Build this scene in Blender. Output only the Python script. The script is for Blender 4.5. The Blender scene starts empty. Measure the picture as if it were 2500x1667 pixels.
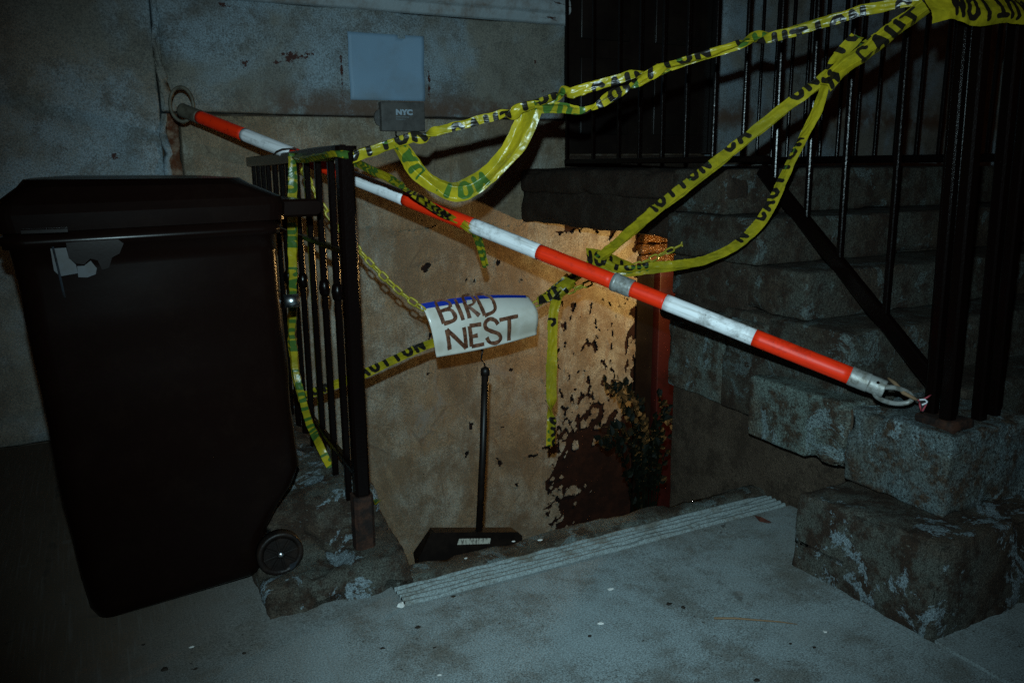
import bpy, math, random
import numpy as np
from mathutils import Vector, Matrix, noise as mn

# ------------------------------------------------------------------ camera
# world: X along the house front (right), Y towards the house, Z up, pavement at Z = 0
sc = bpy.context.scene
R = math.radians
CAM_LOC = Vector((0.0, 0.0, 1.25))
YAW, PITCH, ROLL = R(27.0), R(12.3), R(0.5)
fw = Vector((math.sin(YAW)*math.cos(PITCH), math.cos(YAW)*math.cos(PITCH), -math.sin(PITCH)))
rt0 = Vector((math.cos(YAW), -math.sin(YAW), 0))
up0 = rt0.cross(fw)
rt = rt0*math.cos(ROLL) - up0*math.sin(ROLL)
up = rt.cross(fw)
cam_d = bpy.data.cameras.new('camera'); cam = bpy.data.objects.new('camera', cam_d)
sc.collection.objects.link(cam)
cam_d.lens = 28.5; cam_d.sensor_width = 36; cam_d.clip_start = .05; cam_d.clip_end = 300
cam.matrix_world = Matrix(((rt.x, up.x, -fw.x, CAM_LOC.x), (rt.y, up.y, -fw.y, CAM_LOC.y), (rt.z, up.z, -fw.z, CAM_LOC.z), (0, 0, 0, 1)))
sc.camera = cam

# ------------------------------------------------------------------ night sky (almost none)
w = bpy.data.worlds.new('World'); sc.world = w; w.use_nodes = True
nt = w.node_tree; nt.nodes.clear()
wo = nt.nodes.new('ShaderNodeOutputWorld'); bg = nt.nodes.new('ShaderNodeBackground')
sky = nt.nodes.new('ShaderNodeTexSky'); sky.sky_type = 'NISHITA'; sky.sun_disc = False
sky.sun_elevation = R(-3); sky.sun_rotation = R(200)
tint = nt.nodes.new('ShaderNodeMix'); tint.data_type = 'RGBA'; tint.blend_type = 'MULTIPLY'
tint.inputs[0].default_value = 1; tint.inputs[7].default_value = (1.0, .40, .20, 1)   # town glow
nt.links.new(sky.outputs[0], tint.inputs[6]); nt.links.new(tint.outputs[2], bg.inputs[0])
bg.inputs[1].default_value = .15
nt.links.new(bg.outputs[0], wo.inputs[0])

# ------------------------------------------------------------------ the photographer's flash, above the lens
fl = bpy.data.lights.new('flash', 'SPOT'); flo = bpy.data.objects.new('flash', fl)
sc.collection.objects.link(flo)
fl.energy = 268; fl.color = (.63, .92, 1.0); fl.spot_size = R(87); fl.spot_blend = 1.0; fl.shadow_soft_size = .012
floc = CAM_LOC + up*.14 - rt*.015
aim = (fw - up*.0 + rt*.05).normalized()
flo.rotation_euler = aim.to_track_quat('-Z', 'Y').to_euler(); flo.location = floc

sc.cycles.use_denoising = False; sc.cycles.sample_clamp_indirect = .8; sc.cycles.max_bounces = 4; sc.cycles.diffuse_bounces = 2; sc.cycles.glossy_bounces = 2; sc.cycles.transmission_bounces = 2
vs = sc.view_settings
vs.view_transform = 'Standard'; vs.look = 'None'; vs.exposure = 0; vs.gamma = 1; vs.use_curve_mapping = False

# ------------------------------------------------------------------ helpers
C = sc.collection
def link(o, parent=None):
    C.objects.link(o)
    if parent is not None:
        o.parent = parent
        if parent.type == 'EMPTY': o.matrix_parent_inverse = Matrix.Translation(-parent.location)
    return o
def mesh(name, verts, faces, mat, parent=None, smooth=False):
    me = bpy.data.meshes.new(name); me.from_pydata([tuple(v) for v in verts], [], faces); me.update()
    if smooth: me.polygons.foreach_set('use_smooth', [True]*len(me.polygons))
    if mat: me.materials.append(mat)
    return link(bpy.data.objects.new(name, me), parent)
def thing(name, label, cat, group=None, loc=(0, 0, 0)):
    o = bpy.data.objects.new(name, None); o.empty_display_size = .1; C.objects.link(o); o.location = loc
    return tag(o, label, cat, group)
def tag(o, label, cat, group=None):
    o['label'] = label; o['category'] = cat
    if group: o['group'] = group
    return o
def struct(o): o['kind'] = 'structure'; return o
class MB:
    def __init__(s): s.v = []; s.f = []
    def add(s, v, f):
        n = len(s.v); s.v += [tuple(p) for p in v]; s.f += [tuple(i+n for i in q) for q in f]; return s
    def box(s, x0, x1, y0, y1, z0, z1):
        return s.add([(x0,y0,z0),(x1,y0,z0),(x1,y1,z0),(x0,y1,z0),(x0,y0,z1),(x1,y0,z1),(x1,y1,z1),(x0,y1,z1)],
                     [(0,3,2,1),(4,5,6,7),(0,1,5,4),(1,2,6,5),(2,3,7,6),(3,0,4,7)])
    def bar(s, p, q, a, b=None, ref=(0, 1, 0)):
        b = b or a; p = Vector(p); q = Vector(q); t = (q-p).normalized(); r = Vector(ref)
        if abs(t.dot(r)) > .95: r = Vector((1, 0, 0))
        u = t.cross(r).normalized(); v = t.cross(u).normalized()
        P = []
        c = min(a, b)*.16
        prof = [(-a/2+c,-b/2),(a/2-c,-b/2),(a/2,-b/2+c),(a/2,b/2-c),(a/2-c,b/2),(-a/2+c,b/2),(-a/2,b/2-c),(-a/2,-b/2+c)]
        for e in (p, q): P += [e+u*i+v*j for i, j in prof]
        F = [(i, (i+1) % 8, 8+(i+1) % 8, 8+i) for i in range(8)] + [tuple(range(7, -1, -1)), tuple(range(8, 16))]
        return s.add(P, F)
    def tube(s, pts, r, n=10, closed=False):
        pts = [Vector(p) for p in pts]; m = len(pts)
        rr = r if isinstance(r, (list, tuple)) else [r]*m
        u = None; P = []
        for i, p in enumerate(pts):
            a = pts[i-1] if (i or closed) else p; b = pts[(i+1) % m] if (i < m-1 or closed) else p
            t = (b-a).normalized()
            if u is None:
                u = t.cross(Vector((0, 0, 1)) if abs(t.z) < .9 else Vector((1, 0, 0))).normalized()
            u = (u - t*u.dot(t)).normalized(); v = t.cross(u)
            P += [p+(u*math.cos(2*math.pi*k/n)+v*math.sin(2*math.pi*k/n))*rr[i] for k in range(n)]
        F = []
        for i in range(m if closed else m-1):
            j = (i+1) % m
            F += [(i*n+k, i*n+(k+1) % n, j*n+(k+1) % n, j*n+k) for k in range(n)]
        if not closed: F += [tuple(range(n-1, -1, -1)), tuple(range((m-1)*n, m*n))]
        return s.add(P, F)
    def build(s, name, mat, parent=None, smooth=False): return mesh(name, s.v, s.f, mat, parent, smooth)
def fbm(p, o=4): return mn.fractal(Vector(p), 1.0, 2.0, o)
def axis_pts(lo, hi, bev, s):
    inner = max(1, int(round((hi-lo-2*bev)/s)))
    return [lo, lo+.3*bev] + [lo+bev+(hi-lo-2*bev)*i/inner for i in range(inner+1)] + [hi-.3*bev, hi]
def rbox(name, b, mat, parent=None, bev=.02, s=.05, amp=.006, freq=6, chip=.0, seed=0, faces='xXyYzZ', skew=None):
    """a stone: box b=(x0,x1,y0,y1,z0,z1) with worn round edges, uneven faces and chipped arrises"""
    lo = (b[0], b[2], b[4]); hi = (b[1], b[3], b[5])
    bev = min(bev, *[(hi[i]-lo[i])*.45 for i in range(3)])
    ax = [axis_pts(lo[i], hi[i], bev, s) for i in range(3)]
    vid = {}; V = []; F = []
    sv = Vector((seed*7.3, seed*3.1, seed*5.7))
    def vert(p):
        k = (round(p[0], 5), round(p[1], 5), round(p[2], 5))
        if k in vid: return vid[k]
        q = Vector(p); inn = Vector([min(max(p[i], lo[i]+bev), hi[i]-bev) for i in range(3)])
        d = q-inn; edge = sum(abs(d[i]) > 1e-6 for i in range(3))
        n = d.normalized() if d.length > 1e-9 else Vector((0, 0, 1))
        r = inn+n*bev
        a = fbm(q*freq+sv)*amp + fbm(q*freq*.25+sv*2)*amp*.8
        if chip:
            dist = min(sorted([min(p[i]-lo[i], hi[i]-p[i]) for i in range(3)])[1], .2)
            cm = max(0, fbm(q*freq*.8+sv*3, 3)-.05)*math.exp(-dist/.035)
            a -= chip*cm
        r = r+n*a
        if skew: r = Vector(skew(r))
        vid[k] = len(V); V.append(r); return vid[k]
    for axis in range(3):
        u, v = (axis+1) % 3, (axis+2) % 3
        for side in (0, 1):
            if 'xyz'[axis] not in faces and side == 0: continue
            if 'XYZ'[axis] not in faces and side == 1: continue
            for i in range(len(ax[u])-1):
                for j in range(len(ax[v])-1):
                    q = []
                    for du, dv in ((0, 0), (1, 0), (1, 1), (0, 1)):
                        p = [0, 0, 0]; p[axis] = (lo, hi)[side][axis]; p[u] = ax[u][i+du]; p[v] = ax[v][j+dv]; q.append(vert(p))
                    F.append(tuple(q) if side else tuple(reversed(q)))
    return mesh(name, V, F, mat, parent, True)

# ------------------------------------------------------------------ materials
MATS = {}
class NM:
    def __init__(s, name, rough=.6, spec=.4, metal=0):
        s.m = bpy.data.materials.new(name); s.m.use_nodes = True; s.t = s.m.node_tree; s.b = s.t.nodes['Principled BSDF']
        s.b.inputs['Roughness'].default_value = rough; s.b.inputs['Specular IOR Level'].default_value = spec; s.b.inputs['Metallic'].default_value = metal
        s.co = s.t.nodes.new('ShaderNodeTexCoord').outputs['Object']; MATS[name] = s.m
    def n(s, ty, **k):
        x = s.t.nodes.new(ty)
        for a, b in k.items(): setattr(x, a, b)
        return x
    def L(s, a, b): s.t.links.new(a, b)
    def map(s, scale=(1, 1, 1), loc=(0, 0, 0), rot=(0, 0, 0), src=None):
        x = s.n('ShaderNodeMapping'); x.inputs['Scale'].default_value = scale; x.inputs['Location'].default_value = loc; x.inputs['Rotation'].default_value = rot
        s.L(src or s.co, x.inputs[0]); return x.outputs[0]
    def noise(s, scale, detail=4, rough=.55, co=None, dist=0):
        x = s.n('ShaderNodeTexNoise'); x.inputs['Scale'].default_value = scale; x.inputs['Detail'].default_value = detail
        x.inputs['Roughness'].default_value = rough; x.inputs['Distortion'].default_value = dist
        s.L(co or s.co, x.inputs['Vector']); return x.outputs[0]
    def voro(s, scale, co=None, feat='F1', rnd=1):
        x = s.n('ShaderNodeTexVoronoi', feature=feat); x.inputs['Scale'].default_value = scale; x.inputs['Randomness'].default_value = rnd
        s.L(co or s.co, x.inputs['Vector']); return x.outputs[0]
    def ramp(s, f, a, b, lo=0, hi=1):
        x = s.n('ShaderNodeMapRange', interpolation_type='SMOOTHSTEP'); s.L(f, x.inputs[0])
        for i, v in zip((1, 2, 3, 4), (a, b, lo, hi)): x.inputs[i].default_value = v
        return x.outputs[0]
    def math(s, op, a, b=None):
        x = s.n('ShaderNodeMath', operation=op)
        for i, v in enumerate((a, b)):
            if v is None: continue
            if isinstance(v, (int, float)): x.inputs[i].default_value = v
            else: s.L(v, x.inputs[i])
        return x.outputs[0]
    def mix(s, f, a, b):
        x = s.n('ShaderNodeMix', data_type='RGBA')
        if isinstance(f, (int, float)): x.inputs[0].default_value = f
        else: s.L(f, x.inputs[0])
        for i, v in ((6, a), (7, b)):
            if isinstance(v, tuple): x.inputs[i].default_value = v+(1,)
            else: s.L(v, x.inputs[i])
        return x.outputs[2]
    def xyz(s):
        x = s.n('ShaderNodeSeparateXYZ'); s.L(s.co, x.inputs[0]); return x.outputs
    def col(s, c):
        if isinstance(c, tuple): s.b.inputs['Base Color'].default_value = c+(1,)
        else: s.L(c, s.b.inputs['Base Color'])
        return s
    def rough(s, f): s.L(f, s.b.inputs['Roughness']); return s
    def bump(s, h, st=.5, d=.01):
        x = s.n('ShaderNodeBump'); x.inputs['Strength'].default_value = st; x.inputs['Distance'].default_value = d
        s.L(h, x.inputs['Height'])
        if s.b.inputs['Normal'].is_linked: s.L(s.b.inputs['Normal'].links[0].from_socket, x.inputs['Normal'])
        s.L(x.outputs[0], s.b.inputs['Normal']); return s

def wall_paint(name, base, peel, warm=False):
    """old masonry paint: cloudy, stained, speckled; pale where fresher, brown where damp"""
    k = NM(name, .62, .3)
    x, y, z = k.xyz()
    big = k.noise(1.5, 5, .66, dist=.3); mid = k.noise(7, 5, .70); fine = k.noise(140, 3, .9); b2 = k.noise(3.4, 4, .66, k.map(loc=(3, 8, 5)))
    mul = lambda c_, f: tuple(a*b for a, b in zip(c_, f))
    c = k.mix(k.ramp(big, .40, .60), mul(base, (1.04, 1.12, 1.18)), mul(base, (.84, .66, .50)))
    c = k.mix(k.math('MULTIPLY', k.ramp(b2, .52, .70), .50), c, mul(base, (.58, .39, .25)))
    c = k.mix(k.math('MULTIPLY', k.ramp(mid, .48, .70), .70), c, mul(base, (.42, .27, .17)))
    c = k.mix(k.math('MULTIPLY', k.ramp(fine, .32, .66, 1, 0), k.ramp(mid, .25, .60, .6, 1.0)), c, mul(base, (.24, .21, .18)))
    pits = k.math('MULTIPLY', k.ramp(k.voro(31), .085, .05), k.ramp(b2, .46, .56))
    if not warm:
        wn = k.noise(26, 4, .8)
        def scab(sx, sz, rx, rz, th=0.0):
            u = k.math('DIVIDE', k.math('SUBTRACT', x, sx), rx); v = k.math('DIVIDE', k.math('SUBTRACT', k.math('SUBTRACT', z, sz), k.math('MULTIPLY', k.math('SUBTRACT', x, sx), th)), rz)
            d = k.math('ADD', k.math('MULTIPLY', u, u), k.math('MULTIPLY', v, v))
            return k.ramp(k.math('ADD', d, k.math('MULTIPLY', k.math('SUBTRACT', wn, .5), 9)), .55, .4)
        for a in SCABS: pits = k.math('MAXIMUM', pits, scab(*a))
        stn = k.math('MULTIPLY', k.ramp(z, 1.44, 1.53), k.ramp(z, 1.68, 1.53)); stn = k.math('MULTIPLY', stn, k.ramp(mid, .34, .56)); stn = k.math('MULTIPLY', stn, k.ramp(x, .55, .95))
        c = k.mix(k.math('MULTIPLY', stn, .85), c, (.11, .06, .035))
        k.bump(k.math('ADD', fine, k.math('MULTIPLY', mid, 2)), .40, .004)
    else:
        streak = k.noise(1.0, 5, .68, k.map((24, 24, 6.5)), .6)
        c = k.mix(k.math('MULTIPLY', k.ramp(streak, .48, .70), .55), c, (.20, .13, .075))
        stn = k.noise(2.6, 6, .72, k.map((1.2, 1.2, .8), (9, 3, 1)), .8)
        c = k.mix(k.ramp(stn, .44, .60, 0, .62), c, (.15, .115, .075)); c = k.mix(k.ramp(stn, .42, .30, 0, .5), c, (.25, .265, .26))
        cr = k.voro(2.2, k.map((1, 1, 1.3), (.7, .3, .2)), 'DISTANCE_TO_EDGE')
        crk = k.math('MULTIPLY', k.ramp(k.math('ADD', cr, k.math('MULTIPLY', k.math('SUBTRACT', mid, .5), .10)), .007, .001), k.ramp(b2, .44, .52))
        c = k.mix(k.math('MULTIPLY', crk, .38), c, (.08, .06, .045))
        k.bump(k.math('ADD', k.math('ADD', fine, k.math('MULTIPLY', mid, 2)), k.math('MULTIPLY', streak, 2)), .5, .005)
    c = k.mix(pits, c, peel)
    k.col(c)
    return k.m
SCABS = [(.715, 1.735, .022, .022, .0), (.965, 1.778, .095, .024, .22), (.64, 1.985, .03, .012, 0), (1.19, 1.70, .008, .09, 0), (2.30, 1.80, .014, .02, 0), (1.66, 1.68, .008, .09, 0), (2.36, 1.66, .03, .012, .3), (.12, 1.30, .02, .014, 0), (2.1, 1.32, .05, .02, .2)]
PAINT = wall_paint('wall_paint', (.315, .39, .43), (.055, .016, .011))
PAINTW = wall_paint('lower_wall_paint', (.43, .42, .35), (.05, .022, .013), True)
k = NM('bare_wall', .8, .25); n_ = k.noise(9, 5, .7); k.col(k.mix(k.ramp(n_, .40, .66), (.011, .0045, .0035), (.026, .0095, .006))).bump(n_, .6, .01); BARE = k.m

k = NM('ledge_paint', .6, .3)
c = k.mix(k.ramp(k.noise(5, 6, .7), .45, .75), (.33, .39, .42), (.17, .12, .085))
ch = k.math('MULTIPLY', k.ramp(k.noise(9, 7, .7, k.map((.6, 1, 1.6)), .5), .60, .62), k.ramp(k.noise(1.3, 2), .45, .55))
k.col(k.mix(ch, c, (.06, .028, .02))).bump(k.math('SUBTRACT', k.noise(60, 4), ch), .5, .005)
k = NM('mortar', .9, .1); k.col(k.mix(k.ramp(k.noise(14, 6), .4, .65), (.055, .036, .024), (.10, .08, .062))).bump(k.noise(70, 4), .6, .006)
k = NM('rust_brown', .85, .15); k.col(k.mix(k.ramp(k.noise(22, 6, .7), .4, .65), (.10, .035, .016), (.24, .17, .12))).bump(k.noise(60, 4), .7, .006)

def stone(name, a, b, d, gran=40, light=None, lth=.58):
    k = NM(name, .82, .2)
    n1 = k.noise(2.8, 4, .66, dist=.4); n2 = k.noise(11, 4, .72); g = k.noise(gran*5, 3, .9)
    c = k.mix(k.ramp(n1, .36, .64), a, b)
    c = k.mix(k.ramp(n2, .44, .62), c, d)
    fl_ = k.noise(gran*1.7, 4, .8, k.map(loc=(1, 6, 3))); c = k.mix(k.ramp(fl_, .60, .70, 0, .75), c, tuple(min(.5, q*2.0) for q in a))
    if light:
        m = k.ramp(k.noise(6.2, 6, .76, k.map(loc=(4, 2, 9)), .5), lth, lth+.03)
        c = k.mix(k.math('MULTIPLY', m, .85), c, light)
    c = k.mix(k.ramp(g, .34, .62, .95, 0), c, (.014, .011, .009))
    k.col(c).bump(k.math('ADD', n2, k.math('MULTIPLY', g, .5)), .9, .012); return k.m
STONE = stone('stoop_stone', (.155, .20, .18), (.12, .095, .068), (.062, .040, .025), 34, (.22, .29, .30), .56)
STEPST = stone('step_stone', (.078, .084, .070), (.066, .046, .030), (.038, .022, .014), 34, (.12, .15, .145), .57)
STONE2 = stone('pale_stone', (.135, .19, .205), (.105, .11, .092), (.068, .042, .025), 30, (.22, .29, .31), .57)
BROWN = stone('brownstone', (.050, .028, .018), (.036, .022, .014), (.060, .044, .032), 30)
RENDER = stone('brown_render', (.115, .082, .056), (.088, .060, .040), (.056, .037, .024), 55)
PLINTH = stone('plinth_stone', (.105, .112, .095), (.086, .056, .035), (.046, .027, .017), 44, (.28, .36, .40), .56)
CURB = stone('curb_concrete', (.16, .185, .165), (.095, .066, .042), (.054, .034, .021), 50, (.20, .25, .25), .56)

k = NM('concrete', .78, .25)
x, y, z = k.xyz()
big = k.noise(.9, 5, .68, dist=.4); mid = k.noise(4, 6, .74); fine = k.noise(210, 3, .9); brush = k.noise(1, 2, .6, k.map((110, 4, 4)))
c = k.mix(k.ramp(big, .38, .62), (.33, .405, .43), (.25, .275, .27))
c = k.mix(k.math('MULTIPLY', k.ramp(mid, .47, .66), .62), c, (.13, .105, .075))
left_brown = k.math('ADD', k.math('ADD', x, k.math('MULTIPLY', y, -.62)), k.math('MULTIPLY', k.math('SUBTRACT', mid, .5), .8))
c = k.mix(k.ramp(left_brown, -.72, -1.65, 0, .92), c, (.085, .046, .022))       # browner and darker towards the left and the house
edge = k.math('ADD', y, k.math('MULTIPLY', k.math('SUBTRACT', mid, .5), .25))
c = k.mix(k.math('MULTIPLY', k.ramp(edge, 1.95, 2.12), .30), c, (.14, .085, .045))   # dirt gathered at the kerb
c = k.mix(k.math('MULTIPLY', k.ramp(fine, .32, .66, 1, 0), k.ramp(mid, .25, .6, .6, 1)), c, (.058, .058, .052))
c = k.mix(k.math('MULTIPLY', k.ramp(brush, .5, .75), .3), c, (.17, .165, .155))
pt_ = k.math('MULTIPLY', k.ramp(k.voro(30, k.map(loc=(2, 1, 0))), .13, .06), k.ramp(mid, .44, .54)); c = k.mix(k.math('MULTIPLY', pt_, .8), c, (.035, .03, .024))
gum = k.math('MULTIPLY', k.ramp(k.voro(4.2, k.map(loc=(.4, .7, 0))), .085, .05), .5); c = k.mix(gum, c, (.13, .115, .10))
ck = k.voro(.62, k.map(loc=(.15, .35, 0)), 'DISTANCE_TO_EDGE'); ck = k.ramp(k.math('ADD', ck, k.math('MULTIPLY', k.math('SUBTRACT', mid, .5), .09)), .0022, .0006)
c = k.mix(k.math('MULTIPLY', ck, k.math('MULTIPLY', k.ramp(big, .46, .54), .8)), c, (.05, .043, .035))
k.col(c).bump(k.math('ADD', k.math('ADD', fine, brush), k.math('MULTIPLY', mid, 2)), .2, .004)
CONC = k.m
k = NM('ribbed_concrete', .8, .2); r1 = k.noise(9, 5, .74); r2 = k.noise(200, 3, .9)
c = k.mix(k.ramp(r1, .46, .68), (.27, .325, .335), (.15, .145, .125)); c = k.mix(k.ramp(r2, .32, .66, .8, 0), c, (.06, .058, .05)); k.col(c).bump(r2, .2, .003); RIB = k.m

k = NM('iron_paint', .22, .16); k.col((.0028, .0013, .0011)); k.bump(k.noise(110, 2, .7), .30, .002); IRON = k.m
k = NM('iron_rust', .8, .2); k.col(k.mix(k.ramp(k.noise(26, 6, .7), .38, .66), (.010, .006, .005), (.045, .018, .010))).bump(k.noise(60, 5, .7), .7, .005); IRUST = k.m
k = NM('bin_plastic', .24, .10); n_ = k.noise(9, 5, .74); k.col(k.mix(k.ramp(n_, .45, .72), (.0046, .0019, .0014), (.0060, .0028, .0020)))
k.bump(k.math('ADD', k.noise(3, 2), k.math('MULTIPLY', n_, .12)), .10, .02); BIN = k.m
k = NM('bin_glint_wear', .5, .4); k.col(k.mix(k.ramp(k.noise(22, 4, .7), .4, .65), (.013, .017, .023), (.004, .003, .003))); BINGW = k.m  # dull blue of the painted flash glints, also crack edge and wheel scuff
k = NM('wheel_plastic', .5, .25); k.col(k.mix(k.ramp(k.noise(20, 5), .4, .7), (.005, .003, .0024), (.014, .008, .0055))).bump(k.noise(60, 4), .5, .003); WHEEL = k.m
k = NM('steel', .3, .5, 1); k.col((.55, .58, .6)); STEEL = k.m
k = NM('grey_metal', .5, .5, .3); k.col(k.mix(k.ramp(k.noise(28, 6, .7), .42, .68), (.33, .34, .33), (.13, .12, .095))).bump(k.noise(70, 4), .4, .003); GMETAL = k.m
k = NM('old_brass_cap', .6, .4, .2); k.col(k.mix(k.ramp(k.noise(28, 6, .7), .42, .68), (.13, .12, .09), (.06, .05, .035))).bump(k.noise(70, 4), .4, .003); GDARK = k.m
def pole_mat(name, a, b, gl):
    """worn reflective sleeve: scratches and grime run along the pole"""
    k = NM(name, gl, .28); comb = k.n('ShaderNodeCombineXYZ')
    for i, (d, sc_) in enumerate((((.560, -.770, -.305), 5), ((.809, .588, 0), 95), ((.179, -.247, .952), 95))):
        dt = k.n('ShaderNodeVectorMath', operation='DOT_PRODUCT'); k.L(k.co, dt.inputs[0]); dt.inputs[1].default_value = d
        k.L(k.math('MULTIPLY', dt.outputs['Value'], sc_), comb.inputs[i])
    st = k.noise(1, 5, .7, comb.outputs[0]); gr_ = k.noise(16, 5, .74)
    c = k.mix(k.math('MULTIPLY', k.ramp(st, .50, .70), .8), a, b); c = k.mix(k.math('MULTIPLY', k.ramp(gr_, .50, .72), .75), c, tuple(q*.6 for q in b))
    sp = k.ramp(k.voro(52), .11, .06); c = k.mix(k.math('MULTIPLY', sp, k.ramp(gr_, .46, .56)), c, tuple(q*.22 for q in b))
    k.col(c).bump(st, .2, .002); return k.m
ORANGE = pole_mat('pole_orange', (.88, .030, .004), (.56, .018, .004), .46)
WHITE = pole_mat('pole_white', (.80, .82, .85), (.42, .41, .39), .40)
k = NM('sign_sheet', .24, .5); k.col(k.mix(k.ramp(k.noise(9, 5), .4, .75), (.70, .68, .62), (.50, .46, .38))); SHEET = k.m
k = NM('marker_brown', .6, .3); k.col(k.mix(k.ramp(k.noise(60, 5, .7), .38, .66), (.070, .022, .010), (.20, .085, .045))); MARK = k.m
k = NM('blue_tape', .4, .4); k.col((.01, .035, .34)); BLUE = k.m
k = NM('chain_plastic', .35, .45); k.col(k.mix(k.ramp(k.noise(30, 4), .4, .7), (.42, .34, .03), (.22, .18, .02))); CHAIN = k.m
k = NM('panel_sheet', .55, .3); k.col(k.mix(k.ramp(k.noise(3.2, 5, .6), .42, .72), (.23, .37, .51), (.20, .27, .33)))
k.bump(k.noise(200, 3), .2, .002); PANEL = k.m
k = NM('box_grey', .6, .35); k.col(k.mix(k.ramp(k.noise(14, 5, .7), .42, .7), (.105, .105, .10), (.06, .058, .055))).bump(k.noise(200, 3), .2, .002); BOXG = k.m
k = NM('print_white', .6, .3); k.col((.36, .47, .56)); PWHITE = k.m
k = NM('print_faint', .6, .3); k.col((.19, .24, .27)); PFAINT = k.m
k = NM('door_black', .35, .4); k.col(k.mix(k.ramp(k.noise(6, 5), .4, .7), (.007, .0055, .005), (.013, .010, .008))).bump(k.noise(1, 4, .6, k.map((40, 40, 2))), .3, .004); DBLACK = k.m
k = NM('red_paint', .5, .4); k.col(k.mix(k.ramp(k.noise(7, 6, .7), .42, .72), (.042, .006, .006), (.018, .0035, .0035))).bump(k.noise(30, 4), .3, .004); RED = k.m
k = NM('glazed_trim', .22, .6); k.col(k.mix(k.ramp(k.noise(26, 6, .7), .4, .66), (.16, .075, .02), (.045, .02, .008))).bump(k.noise(34, 5, .7), 1.0, .02); TRIM = k.m
k = NM('black_plastic', .45, .25); k.col(k.mix(k.ramp(k.noise(20, 4), .4, .7), (.0045, .0026, .002), (.009, .0055, .004))); BLACK = k.m
k = NM('paper_label', .6, .3); k.col(k.mix(k.ramp(k.noise(1, 3, .6, k.map((160, 160, 40))), .5, .6), (.34, .32, .27), (.10, .09, .075))); LABEL = k.m
k = NM('wire', .5, .4); k.col((.03, .028, .026)); WIRE = k.m
k = NM('string_red', .7, .2); k.col((.28, .045, .06)); STR = k.m
k = NM('string_white', .7, .2); k.col((.55, .55, .58)); STW = k.m
k = NM('leaf_green', .6, .15); k.col(k.mix(k.ramp(k.noise(12, 4), .4, .65), (.003, .005, .0025), (.006, .009, .004))); LEAF = k.m
k = NM('leaf_brown', .7, .2); k.col(k.mix(k.ramp(k.noise(30, 4), .4, .65), (.075, .022, .014), (.035, .014, .010))); LBROWN = k.m
k = NM('twig', .8, .1); k.col((.19, .12, .07)); TWIG = k.m
k = NM('chip_white', .7, .2); k.col((.60, .60, .58)); CHIPW = k.m
k = NM('chip_dark', .8, .1); k.col((.022, .017, .013)); CHIPD = k.m

# caution tape: 'ink' holds the signed distance to the lettering printed on the face; from behind it shows through green
k = NM('caution_tape', .30, .38)
at = k.n('ShaderNodeAttribute', attribute_name='ink').outputs['Fac']
ink = k.ramp(at, .0007, -.0007)
geo = k.n('ShaderNodeNewGeometry')
ye = k.mix(k.ramp(k.noise(9, 5, .7), .38, .62), (.43, .34, .014), (.27, .23, .012))
front = k.mix(ink, ye, (.016, .013, .010)); back = k.mix(ink, ye, (.055, .125, .022))
k.col(k.mix(geo.outputs['Backfacing'], front, back))
k.bump(k.noise(30, 2, .6, dist=1.0), .32, .005)
tr = k.n('ShaderNodeBsdfTranslucent'); k.L(k.b.inputs['Base Color'].links[0].from_socket, tr.inputs[0])
ms = k.n('ShaderNodeMixShader'); ms.inputs[0].default_value = .22
k.L(k.b.outputs[0], ms.inputs[1]); k.L(tr.outputs[0], ms.inputs[2]); k.L(ms.outputs[0], k.t.nodes['Material Output'].inputs[0]); TAPE = k.m
M = MATS

# ================================================================== the setting
WY = 4.2            # house front
PX0, PX1, PY0 = .76, 2.2, 2.27      # stairwell pit
# ---- pavement: two slabs with a recessed joint, and the ground that carries on round them
pv = bpy.data.objects.new('sidewalk', None); C.objects.link(pv); struct(pv)
def slab(name, x0, x1, y0, y1, z=0.0, s=.06, amp=.0022, skip=None):
    nx = max(2, int((x1-x0)/s)); ny = max(2, int((y1-y0)/s)); V = []; F = []
    xs = [x0+(x1-x0)*i/nx for i in range(nx+1)]; ys = [y0+(y1-y0)*j/ny for j in range(ny+1)]
    if skip:
        for L, vals in ((xs, skip[0]), (ys, skip[1])):
            for v in vals: L[min(range(len(L)), key=lambda i: abs(L[i]-v))] = v
    V = [(x, y, z+fbm((x*3, y*3, 0))*amp) for y in ys for x in xs]
    for j in range(ny):
        for i in range(nx):
            if skip and skip[2]((xs[i]+xs[i+1])/2, (ys[j]+ys[j+1])/2): continue
            a = j*(nx+1)+i; F.append((a, a+1, a+nx+2, a+nx+1))
    cnt = {}                                            # skirt down every open edge, so slabs read as thick
    for f in F:
        for e in zip(f, f[1:]+f[:1]): cnt[e] = 1
    low = {}
    for (p, q) in [e for e in cnt if (e[1], e[0]) not in cnt]:
        for i in (p, q):
            if i not in low: low[i] = len(V); V.append((V[i][0], V[i][1], -.12))
        F.append((q, p, low[p], low[q]))
    o = mesh(name, V, F, CONC, pv); return o
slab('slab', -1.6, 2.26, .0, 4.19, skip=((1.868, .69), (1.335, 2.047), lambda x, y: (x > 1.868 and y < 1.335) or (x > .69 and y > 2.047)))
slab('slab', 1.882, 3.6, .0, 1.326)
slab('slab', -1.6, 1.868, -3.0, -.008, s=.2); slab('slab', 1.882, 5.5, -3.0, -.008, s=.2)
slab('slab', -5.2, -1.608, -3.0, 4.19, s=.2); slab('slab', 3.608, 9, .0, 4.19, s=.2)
g = MB()                                                # earth and road sheet below, with the pit left open
for a in ((-90, PX0, -90, 90), (PX1+1.7, 90, -90, 90), (PX0, PX1+1.7, -90, PY0), (PX0, PX1+1.7, WY+.3, 90)): g.box(a[0], a[1], a[2], a[3], -.2, -.03)
gr = struct(g.build('ground', CONC))
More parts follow.
